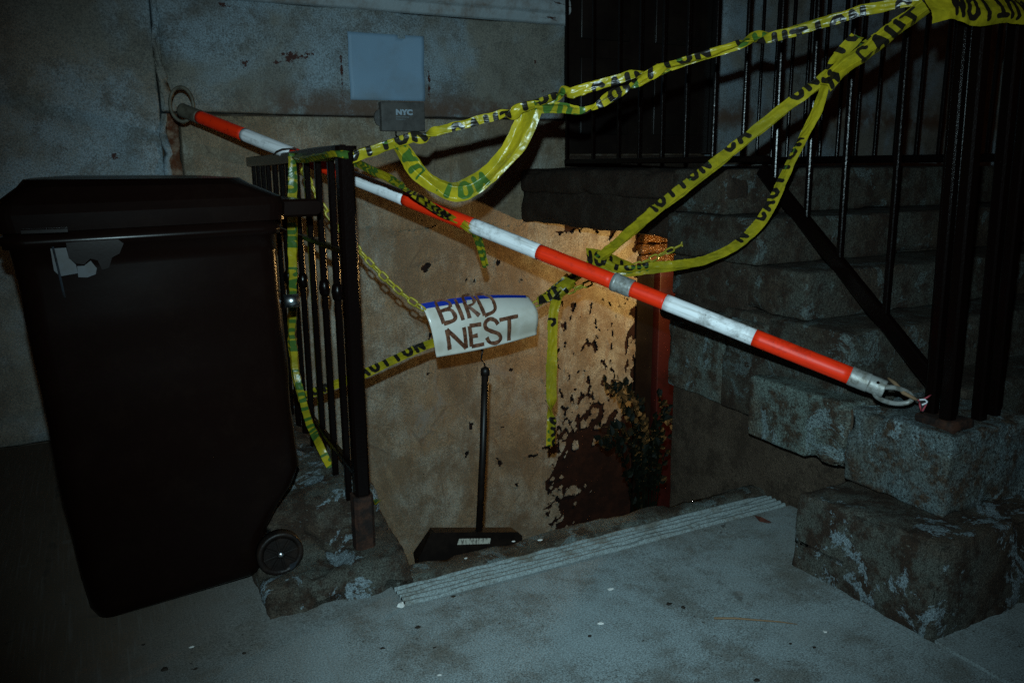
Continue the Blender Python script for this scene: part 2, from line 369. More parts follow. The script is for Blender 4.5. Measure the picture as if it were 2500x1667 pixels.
# ribbed edge in front of the stairs
V = []; F = []; prof = []
y = 2.05; prof.append((y, -.01)); 
for i in range(5):
    prof += [(y+.002, .002), (y+.005, .0095), (y+.012, .010), (y+.017, -.003)]; y += .0235
prof += [(y, .0), (y, -.05)]
N = 70
for i in range(N+1):
    x = .69+(2.185-.69)*i/N
    for (py, pz) in prof:
        wr = max(0, fbm((x*9, py*40, 3)))*.010
        V.append((x+fbm((py*60, 1, i*.2))*.002, py+fbm((x*6, 7, 1))*.0018+(.02 if i == 0 else 0)*(2.16-py), pz-(wr if pz > .003 else 0)))
m = len(prof)
F = [(i*m+j, (i+1)*m+j, (i+1)*m+j+1, i*m+j+1) for i in range(N) for j in range(m-1)]
mesh('ribbed_edge', V, F, RIB, pv, True)
# worn kerb at the head of the stairs
cb = rbox('stair_curb', (.70, 2.24, 2.168, PY0, -.25, .012), CURB, pv, .02, .03, .007, 9, .05, 3)

# ---- stairwell
sw = bpy.data.objects.new('stairwell', None); C.objects.link(sw); struct(sw)
for i in range(5): rbox('step', (PX0+.01, PX1-.01, PY0+.003+.22*i, PY0+.223+.22*i, -1.3, -.17-.2*i), CURB, sw, .015, .08, .004, 8, .02, i+20)
rbox('well_floor', (PX0-.1, 4.0, 3.4, WY+.02, -1.4, -1.14), CURB, sw, .01, .2, .004)
rbox('well_side', (PX0-.3, PX0, PY0-.1, WY, -1.4, -.03), RENDER, sw, .01, .12, .006)

# ---- house
house = thing('house_front', 'grey painted house front with peeling paint and a black doorway', 'building', loc=(2, WY, 0))
def block(x0, x1, z0, z1, mat=PAINT, y=WY, s=.06, seed=1, amp=.0035, chip=.02, bev=.012): return rbox('ashlar_block', (x0, x1, y, y+.3, z0, z1), mat, house, bev, s, amp, 3.2, chip, seed, 'xXyzZ')
block(-2.6, .325, .0, 2.02, seed=2); block(-5, -2.606, 0, 2.02, seed=3, s=.2)
block(.345, 2.50, 1.502, 2.02, seed=4); block(.405, 2.50, .86, 1.494, PAINTW, seed=5, bev=.006)
rbox('lower_wall', (.40, 4.6, WY+.012, WY+.3, -1.25, .9555), BARE, house, .006, .08, .005, 4, .01, 6, 'xXyzZ')
# the paint still clinging to it: a skin with broken, curling edges
def gone(x, z):
    w1 = fbm((x*4.2, z*4.2, 1), 4)*.13+fbm((x*16, z*13, 4), 4)*.22
    low = min(x+w1-2.47, -.30-z-w1*1.1); side = x+w1*.35-3.02
    top_ = (z+w1*.55-.86) if x+w1 > 2.40 else -1
    sp_ = fbm((x*17+5, z*11, 8), 4)-.36 if (x > 2.38+fbm((z*5, 2, 1))*.1 and z < .42+fbm((x*5, 1, 2))*.1) else -1
    sp2 = fbm((x*9, z*9, 15), 4)-.74
    top2 = z+fbm((x*3, 5, 1))*.02+fbm((x*19, z*19, 11), 3)*.022-.925
    return max(low, side, top_, sp_*.16, sp2*.2, top2)
st_ = .0068; nx, nz = int(2.64/st_), int(2.12/st_); V = []; D = []
for j in range(nz+1):
    for i in range(nx+1):
        x = .402+st_*i; z = -1.146+st_*j; d = gone(x, z) if x > 1.55 or z > .8 or j % 3 == 0 else -.3; D.append(d)
        cu_ = math.exp(d/.022)*max(0, .25+fbm((x*21, z*21, 3), 3)) if d < 0 else 0
        V.append((x, WY-.0015-fbm((x*3.2, z*3.2, 6))*.003-.013*cu_+(.004*math.exp(-abs(d)/.004)*0), z))
F = [(j*(nx+1)+i, j*(nx+1)+i+1, (j+1)*(nx+1)+i+1, (j+1)*(nx+1)+i) for j in range(nz) for i in range(nx) if max(D[j*(nx+1)+i], D[j*(nx+1)+i+1], D[(j+1)*(nx+1)+i+1], D[(j+1)*(nx+1)+i]) < 0 or min(D[j*(nx+1)+i], D[(j+1)*(nx+1)+i+1]) < -.006]
mesh('paint_layer', V, F, PAINTW, house, True)
block(.33, .355, 1.502, 2.02, seed=9, s=.03, amp=.006)
block(3.63, 6.5, 1.25, 2.9, seed=7, s=.08); block(3.63, 6.5, .963, 1.24, seed=8, s=.08); block(2.2, 3.62, .963, 1.30, BROWN, seed=11, y=WY+.002)
block(6.51, 9.5, .0, 2.9, seed=8, s=.2); block(4.61, 9.5, 0, .955, seed=12, s=.2, y=WY+.003)
block(-5, -1.2, 2.16, 5, seed=3, s=.25); block(-1.19, 2.50, 2.14, 5, seed=13, s=.09); block(3.63, 9.5, 2.91, 5, seed=15, s=.25); block(2.505, 3.625, 3.75, 5, seed=16, s=.25)
mb = MB().box(-5, 9.5, WY+.10, WY+.4, -1.3, 5); mb.build('joint_backing', M['mortar'], house)
rbox('rust_stain_strip', (.345, .40, WY+.012, WY+.2, .93, 1.495), M['rust_brown'], house, .008, .02, .006, 14, .02, 4)
rbox('flaking_render', (.322, .352, WY-.004, WY+.1, 1.18, 1.50), PAINT, house, .01, .015, .010, 18, .04, 8, skew=lambda p: (p[0]+(.0 if p[2] < 1.3 else .01*math.sin(p[2]*30)), p[1], p[2]))
rbox('flaking_render', (.322, .350, WY-.007, WY+.1, 1.505, 2.012), PAINT, house, .006, .014, .006, 16, .05, 18, skew=lambda p: (p[0]+.05*max(0, 1.78-p[2])/.28*(p[0]-.318)/.03*.9+.012*math.sin(p[2]*17), p[1], p[2]))
# belt course
V = []; F = []
prof = [(0, 2.015), (-.022, 2.018), (-.030, 2.026), (-.030, 2.062), (-.036, 2.070), (-.055, 2.076), (-.06, 2.088), (-.06, 2.135), (-.04, 2.15), (.05, 2.155)]
N = 130
for i in range(N+1):
    x = -5+(7.50)*i/N
    for j, (dy, z) in enumerate(prof):
        a = 0 if j in (0, 9) else 1
        V.append((x, WY+dy+fbm((x*4, z*25, 5))*.006*a+max(0, fbm((x*9, z*30, 2)))*.012*a, z+fbm((x*5, j, 1))*.003*a))
m = len(prof); F = [(i*m+j, (i+1)*m+j, (i+1)*m+j+1, i*m+j+1) for i in range(N) for j in range(m-1)]
F.append(tuple(N*m+j for j in range(m)))
mesh('belt_course', V, F, M['ledge_paint'], house, True)
# black double door in its reveal
mb = MB().box(2.505, 2.53, WY-.004, WY+.25, 1.302, 3.74); mb.build('door_jamb', DBLACK, house)
mb = MB().box(3.60, 3.627, WY-.004, WY+.25, 1.302, 3.74); mb.build('door_jamb', DBLACK, house)
for i, (a, b) in enumerate(((2.535, 3.06), (3.066, 3.595))):
    d = MB().box(a, b, WY+.045, WY+.085, 1.31, 3.74).build('door_leaf', DBLACK, house)
    for (z0, z1) in ((1.42, 1.86), (1.96, 3.0), (3.1, 3.62)):
        rbox('door_panel', (a+.09, b-.09, WY+.033, WY+.05, z0, z1), DBLACK, d, .008, .2, .0005)
# basement door frame under the stoop
fr = rbox('basement_door_frame', (3.165, 3.36, WY-.07, WY+.05, -1.14, .61), RED, house, .008, .1, .002, 5, .006, 3)
rbox('door_stop', (3.36, 3.42, WY-.03, WY+.05, -1.14, .61), RED, fr, .006, .1, .001)
MB().box(3.42, 4.1, WY-.012, WY+.03, -1.14, .60).build('basement_door', RED, house)
MB().box(3.035, 3.162, WY-.012, WY+.03, -1.14, .62).build('gap_shade_strip', DBLACK, house)  # black strip put in for the shade of the recess
for i in range(3): rbox('lintel_course', (3.03, 4.0, WY-.05-.018*i, WY+.04, .625+.068*i, .69+.068*i), TRIM, house, .014, .022, .008, 20, .03, 30+i)

# ---- blank panel and meter transmitter box on the wall
V = []; F = []
nx, nz = 20, 18
for j in range(nz+1):
    for i in range(nx+1):
        u, v = i/nx, j/nz
        V.append((1.225+.405*u+.002*math.sin(v*9), WY-.008-.003*math.sin(u*5+v*3)-.002*fbm((u*4, v*4, 3)), 1.578+.328*v+.004*u*(1-v)))
F = [(j*(nx+1)+i, j*(nx+1)+i+1, (j+1)*(nx+1)+i+1, (j+1)*(nx+1)+i) for j in range(nz) for i in range(nx) if not (j >= nz-1 and 13 <= i <= 14)]
o = mesh('wall_panel', V, F, PANEL, None, True); md = o.modifiers.new('thick', 'SOLIDIFY'); md.thickness = .005; md.offset = 1
tag(o, 'blank pale blue square panel fixed to the grey wall above the small grey box', 'panel')
bx = thing('meter_box', 'small dark grey box with white lettering mounted below the pale blue panel', 'utility box', loc=(1.49, WY-.03, 1.42))
rbox('body', (1.372, 1.612, WY-.052, WY-.004, 1.425, 1.572), BOXG, bx, .006, .04, .0008, 4, .003, 5)
mb = MB(); cx, cz = 1.372, 1.492
P = [(cx+.004, cz+.042)]+[(cx-.026+.0*t, cz) for t in ()]+[(cx+.004-.032*math.sin(a), cz+.042*math.cos(a)) for a in [math.pi*i/10 for i in range(1, 10)]]+[(cx+.004, cz-.042)]
n = len(P); mb.add([(p[0], WY-.022, p[1]) for p in P]+[(p[0], WY-.008, p[1]) for p in P], [tuple(range(n))[::-1], tuple(range(n, 2*n))]+[(i, (i+1) % n, n+(i+1) % n, n+i) for i in range(n)])
ear = mb.build('mounting_ear', BOXG, bx)
for dx in (-.006, .0055-.022+.006): MB().tube([(cx+dx-.004, WY-.027, cz), (cx+dx-.004, WY-.02, cz)], .0035, 8).build('screw', STEEL, ear)
MB().tube([(1.455, WY-.03, 1.426), (1.452, WY-.034, 1.408), (1.458, WY-.03, 1.392), (1.466, WY-.02, 1.40)], .004, 8).build('cable_gland', BLACK, bx)
def text_obj(name, body, size, x, y, z, mat, parent, bold=0, sx=1.0):
    cu = bpy.data.curves.new(name, 'FONT'); cu.body = body; cu.size = size; cu.offset = bold; cu.resolution_u = 3
    t = bpy.data.objects.new(name, cu); C.objects.link(t)
    dg = bpy.context.evaluated_depsgraph_get(); me = bpy.data.meshes.new_from_object(t.evaluated_get(dg)); bpy.data.objects.remove(t)
    me.transform(Matrix.Translation((x, y, z)) @ Matrix.Rotation(math.pi/2, 4, 'X') @ Matrix.Diagonal((sx, 1, 1, 1)))
    me.materials.clear(); me.materials.append(mat); o = bpy.data.objects.new(name, me); return link(o, parent)
text_obj('lettering', 'NYC', .036, 1.449, WY-.0545, 1.508, PWHITE, bx, .0022, 1.22)
text_obj('lettering', 'Environmental', .0105, 1.449, WY-.0545, 1.493, PFAINT, bx, .0002, 1.15)
text_obj('lettering', 'Protection', .0105, 1.449, WY-.0545, 1.481, PFAINT, bx, .0002, 1.15)

# ---- stoop
st = thing('stoop', 'dark weathered stone stoop rising beside the stairwell', 'stoop', loc=(3.1, 2.2, 0))
rbox('plinth_block', (1.862, 2.44, 1.222, 1.715, -.04, .270), PLINTH, st, .016, .016, .005, 11, .07, 41, skew=lambda p: (p[0]+.018*max(0, p[2]-.02)/.25, p[1]+.01*p[2], p[2]-(.03*(p[1]-1.25)/.45 if p[2] > .1 else 0)))
rbox('cheek_block', (2.045, 2.44, 1.345, 1.692, .262, .505), STONE2, st, .010, .015, .0025, 9, .05, 42)
rbox('cheek_block', (2.055, 2.44, 1.708, 2.14, .275, .500), STONE, st, .010, .015, .0025, 9, .05, 43)
rbox('mortar_joint', (2.078, 2.42, 1.67, 1.73, .272, .484), M['mortar'], st, .01, .03, .004, 12, .02, 45)
rbox('base_wall', (2.20, 4.0, 1.5, 2.76, -1.3, .30), RENDER, st, .012, .05, .006, 4, .02, 44)
for kk in range(7):
    x0 = 2.45 if kk < 3 else 2.165+.012*((kk*37) % 5-2)
    ys = 1.80+.2134*(kk-3)
    rbox('step', (x0, 4.0, ys, 2.76 if kk > 3 else ys+.6, .302 if kk == 3 else .175*kk+(.003 if kk else 0), .175*(kk+1)), STEPST, st, .012, .03, .0025, 8, .03, 50+kk)
rbox('wall_stone', (2.172, 2.5, 1.95, 2.40, .302, .520), STONE, st, .009, .02, .0025, 8, .03, 71)
rbox('wall_stone', (2.168, 2.5, 2.405, 2.76, .302, .640), STONE, st, .009, .02, .0025, 8, .03, 72)
rbox('wall_stone', (2.175, 2.5, 2.30, 2.76, .645, .935), BROWN, st, .009, .02, .005, 8, .06, 73)
rbox('landing_slab', (2.20, 4.0, 2.765, WY-.004, .935, 1.222), BROWN, st, .03, .04, .012, 6, .08, 62)
rbox('string_moulding', (2.10, 2.22, 2.16, 2.755, .60, .672), STONE, st, .03, .02, .004, 8, .03, 75)
rbox('landing_nosing', (2.168, 2.30, 2.43, WY-.05, 1.10, 1.222), BROWN, st, .03, .03, .008, 6, .06, 63)
rbox('far_wall', (3.85, 4.0, 2.765, WY-.006, -1.3, .93), RENDER, st, .01, .1, .004)
# bulkhead lamp under the landing, which lights the foot of the house wall
lp = thing('bulkhead_lamp', 'small caged lamp glowing warm under the stoop landing', 'lamp', loc=(2.98, 3.47, .93))
LX, LY, LZ = 2.98, 3.47, .76
MB().tube([(LX, LY, LZ), (LX, LY, LZ-.03)], .05, 20).build('base', GMETAL, lp, True)
MB().tube([(LX, LY, .945), (LX, LY, LZ-.002)], .009, 10).build('stem', GMETAL, lp, True)
kb = NM('lamp_glass', .3, .5); kb.b.inputs['Emission Color'].default_value = (1, .55, .2, 1); kb.b.inputs['Emission Strength'].default_value = 4
mb = MB(); mb.tube([(LX, LY, LZ-.03), (LX, LY, LZ-.035), (LX, LY, LZ-.06), (LX, LY, LZ-.078), (LX, LY, LZ-.084)], [.026, .03, .03, .02, .004], 16)
mb.build('globe', kb.m, lp, True)
for i in range(4):
    a = i*math.pi/2
    MB().tube([(LX+.045*math.cos(a), LY+.045*math.sin(a), LZ-.03), (LX+.045*math.cos(a), LY+.045*math.sin(a), LZ-.08), (LX+.02*math.cos(a), LY+.02*math.sin(a), LZ-.105)], .003, 6).build('cage_bar', GMETAL, lp)
ll = bpy.data.lights.new('bulkhead_light', 'POINT'); ll.energy = 29; ll.color = (1.0, .58, .20); ll.shadow_soft_size = .03
lo_ = bpy.data.objects.new('bulkhead_light', ll); C.objects.link(lo_); lo_.location = (LX, LY, LZ-.12)

# ---- stone that carries the left railing
V = []; F = []; x0, x1, y0, y1 = .325, .762, 2.165, 4.19; nx, ny = 40, 130
def plh(x, y):
    u = (x-x0)/(x1-x0); t = max(0., min(1., (y-2.30)/.30)); t = t*t*(3-2*t)
    h = .052+.035*u + t*(.11-.01*u)
    f = min(1, max(0, (y-y0)/.06)); h *= .35+.65*math.sin(f*math.pi/2)
    return h+fbm((x*7, y*7, 2))*.007+fbm((x*20, y*20, 4))*.0045-max(0, fbm((x*6, y*6, 9))-.12)*.05
for j in range(ny+1):
    yy = y0+(y1-y0)*(j/ny)**1.6
    for i in range(nx+1):
        xx = x0+(x1-x0)*i/nx
        xe = xx+(fbm((yy*8, 3, i))*.010 if i in (0, nx) else 0); ye = yy+(fbm((xx*9, 5, 1))*.020 if j == 0 else 0)
        V.append((xe, ye, max(.012, plh(xx, yy)-(.012 if i in (0, nx) else 0))))
F = [(j*(nx+1)+i, j*(nx+1)+i+1, (j+1)*(nx+1)+i+1, (j+1)*(nx+1)+i) for j in range(ny) for i in range(nx)]
ring = list(range(nx+1))+[(j+1)*(nx+1)-1 for j in range(1, ny+1)]+[ny*(nx+1)+i for i in range(nx-1, -1, -1)]+[j*(nx+1) for j in range(ny-1, 0, -1)]
n = len(V); V += [(V[i][0], V[i][1]-(.004 if i <= nx else 0), -.06) for i in ring]
F += [(ring[(a+1) % len(ring)], ring[a], n+a, n+(a+1) % len(ring)) for a in range(len(ring))]
tag(mesh('railing_plinth', V, F, PLINTH, None, True), 'worn low stone with flaking paint under the left iron railing', 'stone block')

# ================================================================== ironwork
# ---- left railing, from a post by the pavement back to the house
rl = thing('area_railing', 'short black iron railing between the bin and the stairwell', 'railing', loc=(.67, 3.2, .15))
pt = MB().bar((.655, 2.33, .08), (.655, 2.33, 1.295), .046, ref=(0, 1, 0)).build('post', IRON, rl)
MB().bar((.655, 2.33, 1.293), (.655, 2.33, 1.306), .062).build('post_cap', IRON, pt)
MB().bar((.655, 2.33, .07), (.655, 2.33, .25), .062).build('post_base', IRUST, pt)
top = [(.655, 2.34, 1.288), (.664, 2.7, 1.287), (.672, 3.1, 1.281), (.684, 3.5, 1.277), (.70, 4.19, 1.274)]
mb = MB()
for a, b in zip(top, top[1:]): mb.bar(a, b, .044, .02, ref=(1, 0, 0))
mb.build('top_rail', IRON, rl)
mb = MB().bar((.657, 2.34, 1.0), (.70, 4.19, 1.0), .018, .02, ref=(1, 0, 0)); mb.build('middle_rail', IRON, rl)
MB().bar((.657, 2.34, .30), (.70, 4.19, .30), .02, .02, ref=(1, 0, 0)).build('bottom_rail', IRON, rl)
for i, yy in enumerate((2.52, 2.70, 2.875, 3.06, 3.21, 3.345, 3.50, 3.665, 3.80, 3.93, 4.06)):
    xx = .66+.024*(yy-2.34)
    b = MB().bar((xx, yy, .10), (xx, yy, 1.27), .021).build('baluster', IRON, rl)
    if i in (0, 1, 3, 5):
        z = .86-.01*i
        MB().tube([(xx, yy, z-.028), (xx, yy, z-.02), (xx, yy, z), (xx, yy, z+.02), (xx, yy, z+.028)], [.012, .017, .020, .017, .012], 12).build('collar', IRON, b, True)

# ---- near railing of the stoop
sr = thing('stoop_railing', 'tall black iron railing sloping down the near side of the stoop', 'railing', loc=(2.3, 2.3, .55))
SL0, SL1 = Vector((2.3, 2.39, 1.225)), Vector((2.3, 1.585, .565))
MB().bar(SL0, SL1, .052, .03, ref=(1, 0, 0)).build('sloping_rail', IRON, sr)
MB().bar((2.3, 2.37, 1.262), (2.315, 3.872, 1.262), .026, .03, ref=(1, 0, 0)).build('bottom_rail', IRON, sr)
TOPH = 1.30
MB().bar(SL0+Vector((0, 0, TOPH)), SL1+Vector((-.12, -.13, TOPH)), .05, .04, ref=(1, 0, 0)).build('top_rail', IRON, sr)
MB().bar(SL0+Vector((0, 0, TOPH)), (2.315, 3.872, 1.225+TOPH), .05, .04, ref=(1, 0, 0)).build('top_rail', IRON, sr)
for yy in (3.86, 3.60, 3.37, 3.20, 3.027, 2.861, 2.68, 2.503): MB().bar((2.30+.015*(yy-2.4)/1.8, yy, 1.265), (2.30, yy, 2.51), .016).build('baluster', IRON, sr)
for yy in (2.32, 2.154, 1.994, 1.79):
    z = SL0.z+(SL1.z-SL0.z)*(SL0.y-yy)/(SL0.y-SL1.y)
    MB().bar((2.3, yy, z), (2.3-.02, yy-.0, z+TOPH), .019).build('baluster', IRON, sr)
# newel: posts standing on the cheek block
for (a, b, wd) in (((2.30, 1.595, .50), (2.235, 1.585, 1.95), .032), ((2.118, 1.412, .485), (2.065, 1.412, 2.0), .036), ((2.160, 1.435, .485), (2.105, 1.435, 2.0), .034), ((2.135, 1.475, .485), (2.09, 1.475, 2.0), .03),
                   ((2.262, 1.412, .485), (2.205, 1.412, 2.0), .034), ((2.345, 1.42, .485), (2.30, 1.42, 2.0), .03), ((2.40, 1.46, .485), (2.37, 1.46, 2.0), .03)):
    MB().bar(a, b, wd).build('newel_bar', IRON, sr)
rbox('newel_foot', (2.085, 2.19, 1.375, 1.50, .495, .53), IRUST, sr, .012, .03, .004, 20)
MB().bar((2.05, 1.41, 1.95), (2.42, 1.42, 1.95), .05, .03).build('newel_head', IRON, sr)

# ---- far railing of the stoop
fr_ = thing('far_railing', 'thin black iron railing on the far side of the stoop landing', 'railing', loc=(3.9, 3.3, 1.22))
MB().bar((3.9, 2.4, 1.262), (3.9, WY-.005, 1.262), .04, .03, ref=(1, 0, 0)).build('bottom_rail', IRON, fr_)
MB().bar((3.9, 2.4, 2.45), (3.9, WY-.005, 2.45), .04, .03, ref=(1, 0, 0)).build('top_rail', IRON, fr_)
MB().bar((3.9, 2.4, 1.262), (3.9, 1.45, .50), .04, .03, ref=(1, 0, 0)).build('sloping_rail', IRON, fr_)
for i in range(14): MB().bar((3.9, 2.42+.13*i, 1.262), (3.9, 2.42+.13*i, 2.45), .018).build('baluster', IRON, fr_)
for i in range(7): MB().bar((3.9, 1.5+.13*i, .55+.104*i), (3.9, 1.5+.13*i, 2.45), .018).build('baluster', IRON, fr_)

# ================================================================== the bin
bn = thing('wheeled_bin', 'big black plastic wheeled bin with a cracked side and closed lid', 'bin', loc=(.12, 2.62, 0))
def rrect(x0, x1, y0, y1, r, n=6):
    out = []
    for cx, cy, a0 in ((x1-r, y0+r, -math.pi/2), (x1-r, y1-r, 0), (x0+r, y1-r, math.pi/2), (x0+r, y0+r, math.pi)):
        out += [(cx+r*math.cos(a0+math.pi/2*i/n), cy+r*math.sin(a0+math.pi/2*i/n)) for i in range(n+1)]
    return out
def loft(secs):
    V = []; F = []; m = None
    for (x0, x1, y0, y1, r, z, tl) in secs:
        p = rrect(x0, x1, y0, y1, r); m = len(p)
        V += [(a, b, z+tl*(a-.12)) for a, b in p]
    for i in range(len(secs)-1): F += [(i*m+j, i*m+(j+1) % m, (i+1)*m+(j+1) % m, (i+1)*m+j) for j in range(m)]
    F += [tuple(range(m-1, -1, -1)), tuple(range((len(secs)-1)*m, len(secs)*m))]
    return V, F
TL = .085
def bsec(z, g=0, r=.055, tl=TL):
    t = z/1.13; u = max(0., min(1., (z-.12)/.20)); u = u*u*(3-2*u)      # wheel well low down at the back
    return (-.128-.075*t-g, .372+(.122-.036*t)*u+g, 2.345-.012*t-g, 2.86+.08*t+g, r, z+.026, tl*(1-t*.85))
secs = [(-.075, .34, 2.375, 2.83, .04, .022, TL), (-.108, .355, 2.352, 2.85, .05, .036, TL), (-.124, .362, 2.346, 2.858, .055, .07, TL)]
zz = [.14+.06*i for i in range(15)]
secs += [bsec(z) for z in zz]+[bsec(1.03), bsec(1.035, .012), bsec(1.06, .016), bsec(1.065, .004), bsec(1.09, .004)]
V, F = loft(secs)
V = [(x+(fbm((x*3, y*3, z*2.2))*.010), y+(fbm((x*3.2+4, y, z*3))*.014 if .2 < z < 1.0 else 0), z) for x, y, z in V]
body = mesh('body', V, F, BIN, bn, True)
V, F = loft([bsec(1.075, .022, .05, TL), bsec(1.118, .026, .05, TL), bsec(1.14, .018, .05, TL), (-.165, .40, 2.34, 2.92, .06, 1.205, .0), (-.15, .378, 2.37, 2.89, .06, 1.222, -.005), (-.05, .30, 2.45, 2.82, .06, 1.228, -.01)])
lid = mesh('lid', V, F, BIN, bn, False)
MB().bar((-.16, 2.318, 1.10), (-.06, 2.316, 1.10), .012, .03).build('lid_lip', BIN, lid)
mb = MB().bar((.46, 2.36, 1.135), (.572, 2.36, 1.135), .05, .042); mb.bar((.46, 2.90, 1.135), (.572, 2.90, 1.135), .05, .042); mb.bar((.556, 2.34, 1.135), (.556, 2.92, 1.135), .05, .036, ref=(0, 0, 1))
mb.build('handle', BIN, bn)
# cracked flank: a torn flap standing off the side, flash glints painted beside it
def flap(name, pts, y, mat, t=.006):
    n = len(pts); V = [(x, y, z) for x, z in pts]+[(x, y+t, z) for x, z in pts]
    return mesh(name, V, [tuple(range(n))[::-1], tuple(range(n, 2*n))]+[(i, (i+1) % n, n+(i+1) % n, n+i) for i in range(n)], mat, bn)
YB = 2.322
flap('torn_flap', [(-.068, 1.068), (.045, 1.076), (.062, 1.06), (.050, 1.035), (.032, 1.026), (.022, 1.0), (.006, .995), (-.002, 1.02), (-.018, 1.026), (-.034, 1.012), (-.052, 1.016), (-.066, 1.03)], YB-.002, BIN)
flap('painted_glint', [(-.104, 1.058), (-.070, 1.062), (-.066, 1.03), (-.052, 1.012), (-.05, .99), (-.09, .985), (-.102, 1.0)], YB+.004, BINGW)
flap('painted_glint', [(-.050, 1.008), (-.034, 1.008), (-.018, 1.02), (-.006, 1.0), (-.01, .985), (-.03, .978), (-.05, .98)], YB+.003, BINGW)
MB().tube([(-.098, YB, 1.06), (-.092, YB+.004, 1.0), (-.086, YB+.006, .93)], .003, 6).build('crack_edge', BINGW, bn)
for (x, y, s) in ((.062, 2.36, .004), (.13, 2.40, .003)): pass
MB().tube([(.478, 2.42, .86), (.518, 2.42, .86)], .020, 16).build('lift_bar', STEEL, bn, True)
def wheel(y):
    wc = Vector((.392, y, .122)); r = .068
    mb = MB(); n = 36; prof = [(.030, .012), (.048, .010), (.052, -.012), (r-.004, -.016), (r, -.010), (r, .018), (.03, .018)]
    V = []; F = []; m = len(prof)
    for i in range(n):
        a = 2*math.pi*i/n
        V += [(wc.x+rr*math.cos(a), wc.y+d, wc.z+rr*math.sin(a)) for rr, d in prof]
    F = [(i*m+j, ((i+1) % n)*m+j, ((i+1) % n)*m+(j+1) % m, i*m+(j+1) % m) for i in range(n) for j in range(m)]
    wo_ = mesh('wheel', V, F, WHEEL, bn, True)
    MB().tube([(wc.x, y-.012, wc.z), (wc.x, y+.014, wc.z)], .05, 24).build('disc', WHEEL, wo_)
    for i in range(8):
        a = 2*math.pi*i/8+.2; d = Vector((math.cos(a), 0, math.sin(a)))
        MB().bar(wc+d*.012+Vector((0, -.0145, 0)), wc+d*.051+Vector((0, -.0145, 0)), .007, .007).build('spoke', WHEEL, wo_)
    MB().tube([(wc.x, y-.022, wc.z), (wc.x, y-.0185, wc.z), (wc.x, y-.012, wc.z)], [.004, .009, .011], 14).build('hub', STEEL, wo_, True)
    MB().add([wc+Vector((.022, -.0182, -.036)), wc+Vector((.046, -.0182, -.030)), wc+Vector((.038, -.0182, -.048)), wc+Vector((.024, -.0182, -.056))], [(0, 3, 2, 1)]).build('scuff', BINGW, wo_)
wheel(2.312); wheel(2.80)
MB().tube([(.392, 2.33, .122), (.392, 2.80, .122)], .009, 10).build('axle', STEEL, bn)
for i, (x, y, z, s) in enumerate(((.058, 2.322, 1.118, .008), (.005, 2.345, 1.165, .006))):
    V = []; F = []
    o = rbox('paper_scrap', (x-s, x+s, y-s*.6, y+s*.6, z, z+s*1.3), CHIPW, None, s*.4, s*.6, s*.3, 60, 0, i)
    tag(o, 'tiny white scrap stuck on the lid edge of the black bin' if i == 0 else 'tiniest white scrap higher up on the black bin lid', 'scrap', 'scraps on the bin lid')

# ================================================================== striped pole
PL_, PR_ = Vector((.405, 3.655, 1.462)), Vector((1.95, 1.53, .621))
PV = PR_-PL_; PD = PV.normalized(); r0 = .0262
pole = thing('striped_pole', 'long red and white striped pole lying across the stairwell', 'pole', loc=tuple(PL_))
def pp(f): return PL_+PV*f
def seg(name, f0, f1, mat, r=r0, prof=None):
    n = 14; V = []; F = []
    ps = [pp(f0+(f1-f0)*i/n) for i in range(n+1)]
    mb = MB().tube(ps, [r*(1+.012*fbm((i*.7, f0*9, 1))) for i in range(n+1)], 22)
    return mb.build(name, mat, pole, True)
# bands, measured along the pole from its far end
bands = [(0.0141, 0.1035, 'R'), (0.1035, 0.1963, 'W'), (0.1963, 0.296, 'R'), (0.296, 0.3911, 'W'), (0.3911, 0.4971, 'R'), (0.4971, 0.5939, 'W'), (0.5939, 0.6953, 'R'), (0.6953, 0.7202, 'S'), (0.7202, 0.7622, 'R'), (0.7622, 0.8684, 'W'), (0.8684, 0.9737, 'R')]
for a, b, kind in bands:
    if kind == 'S': 
        s_ = seg('coupling_sleeve', a, b, GMETAL, r0*1.13)
        seg_ = MB().tube([pp(a+.001), pp(a+.006)], r0*1.19, 22).build('sleeve_lip', GMETAL, s_, True)
    else: seg('red_band' if kind == 'R' else 'white_band', a, b, ORANGE if kind == 'R' else WHITE)
e = seg('end_cap', -.022, bands[0][0], GDARK, r0*1.07)
e2 = seg('end_cap', bands[-1][1], bands[-1][1]+.020, GMETAL, r0*1.07)
e3 = seg('end_cap', bands[-1][1]+.020, bands[-1][1]+.036, GMETAL, r0*1.0)
q = pp(bands[-1][1]+.026)+Vector((-.012, -.020, .015))
MB().tube([q, q+Vector((.003, .006, -.004))], .0045, 10).build('rivet_hole', BLACK, e3)
def ring(c, u, v, a, b, r, name, mat, parent, n=36, t0=0, t1=2*math.pi):
    full = abs(t1-t0-2*math.pi) < 1e-6
    pts = [c+u*a*math.cos(t0+(t1-t0)*i/n)+v*b*math.sin(t0+(t1-t0)*i/n) for i in range(n if full else n+1)]
    return MB().tube(pts, r, 10, full).build(name, mat, parent, True)
c0 = (0.373, 3.720, 1.504); ring(Vector(c0), Vector((.88, -.42, -.2)).normalized(), Vector((.1, 0, 1)).normalized(), .048, .068, .0075, 'ring', GDARK, e)
c1 = Vector((1.993, 1.500, 0.593)); u1 = (Vector((2.059, 1.470, 0.582))-Vector((1.920, 1.520, 0.621))).normalized()
ring(c1, u1, Vector((-.1, -.45, .85)).normalized(), .060, .028, .0072, 'ring', GMETAL, e2)

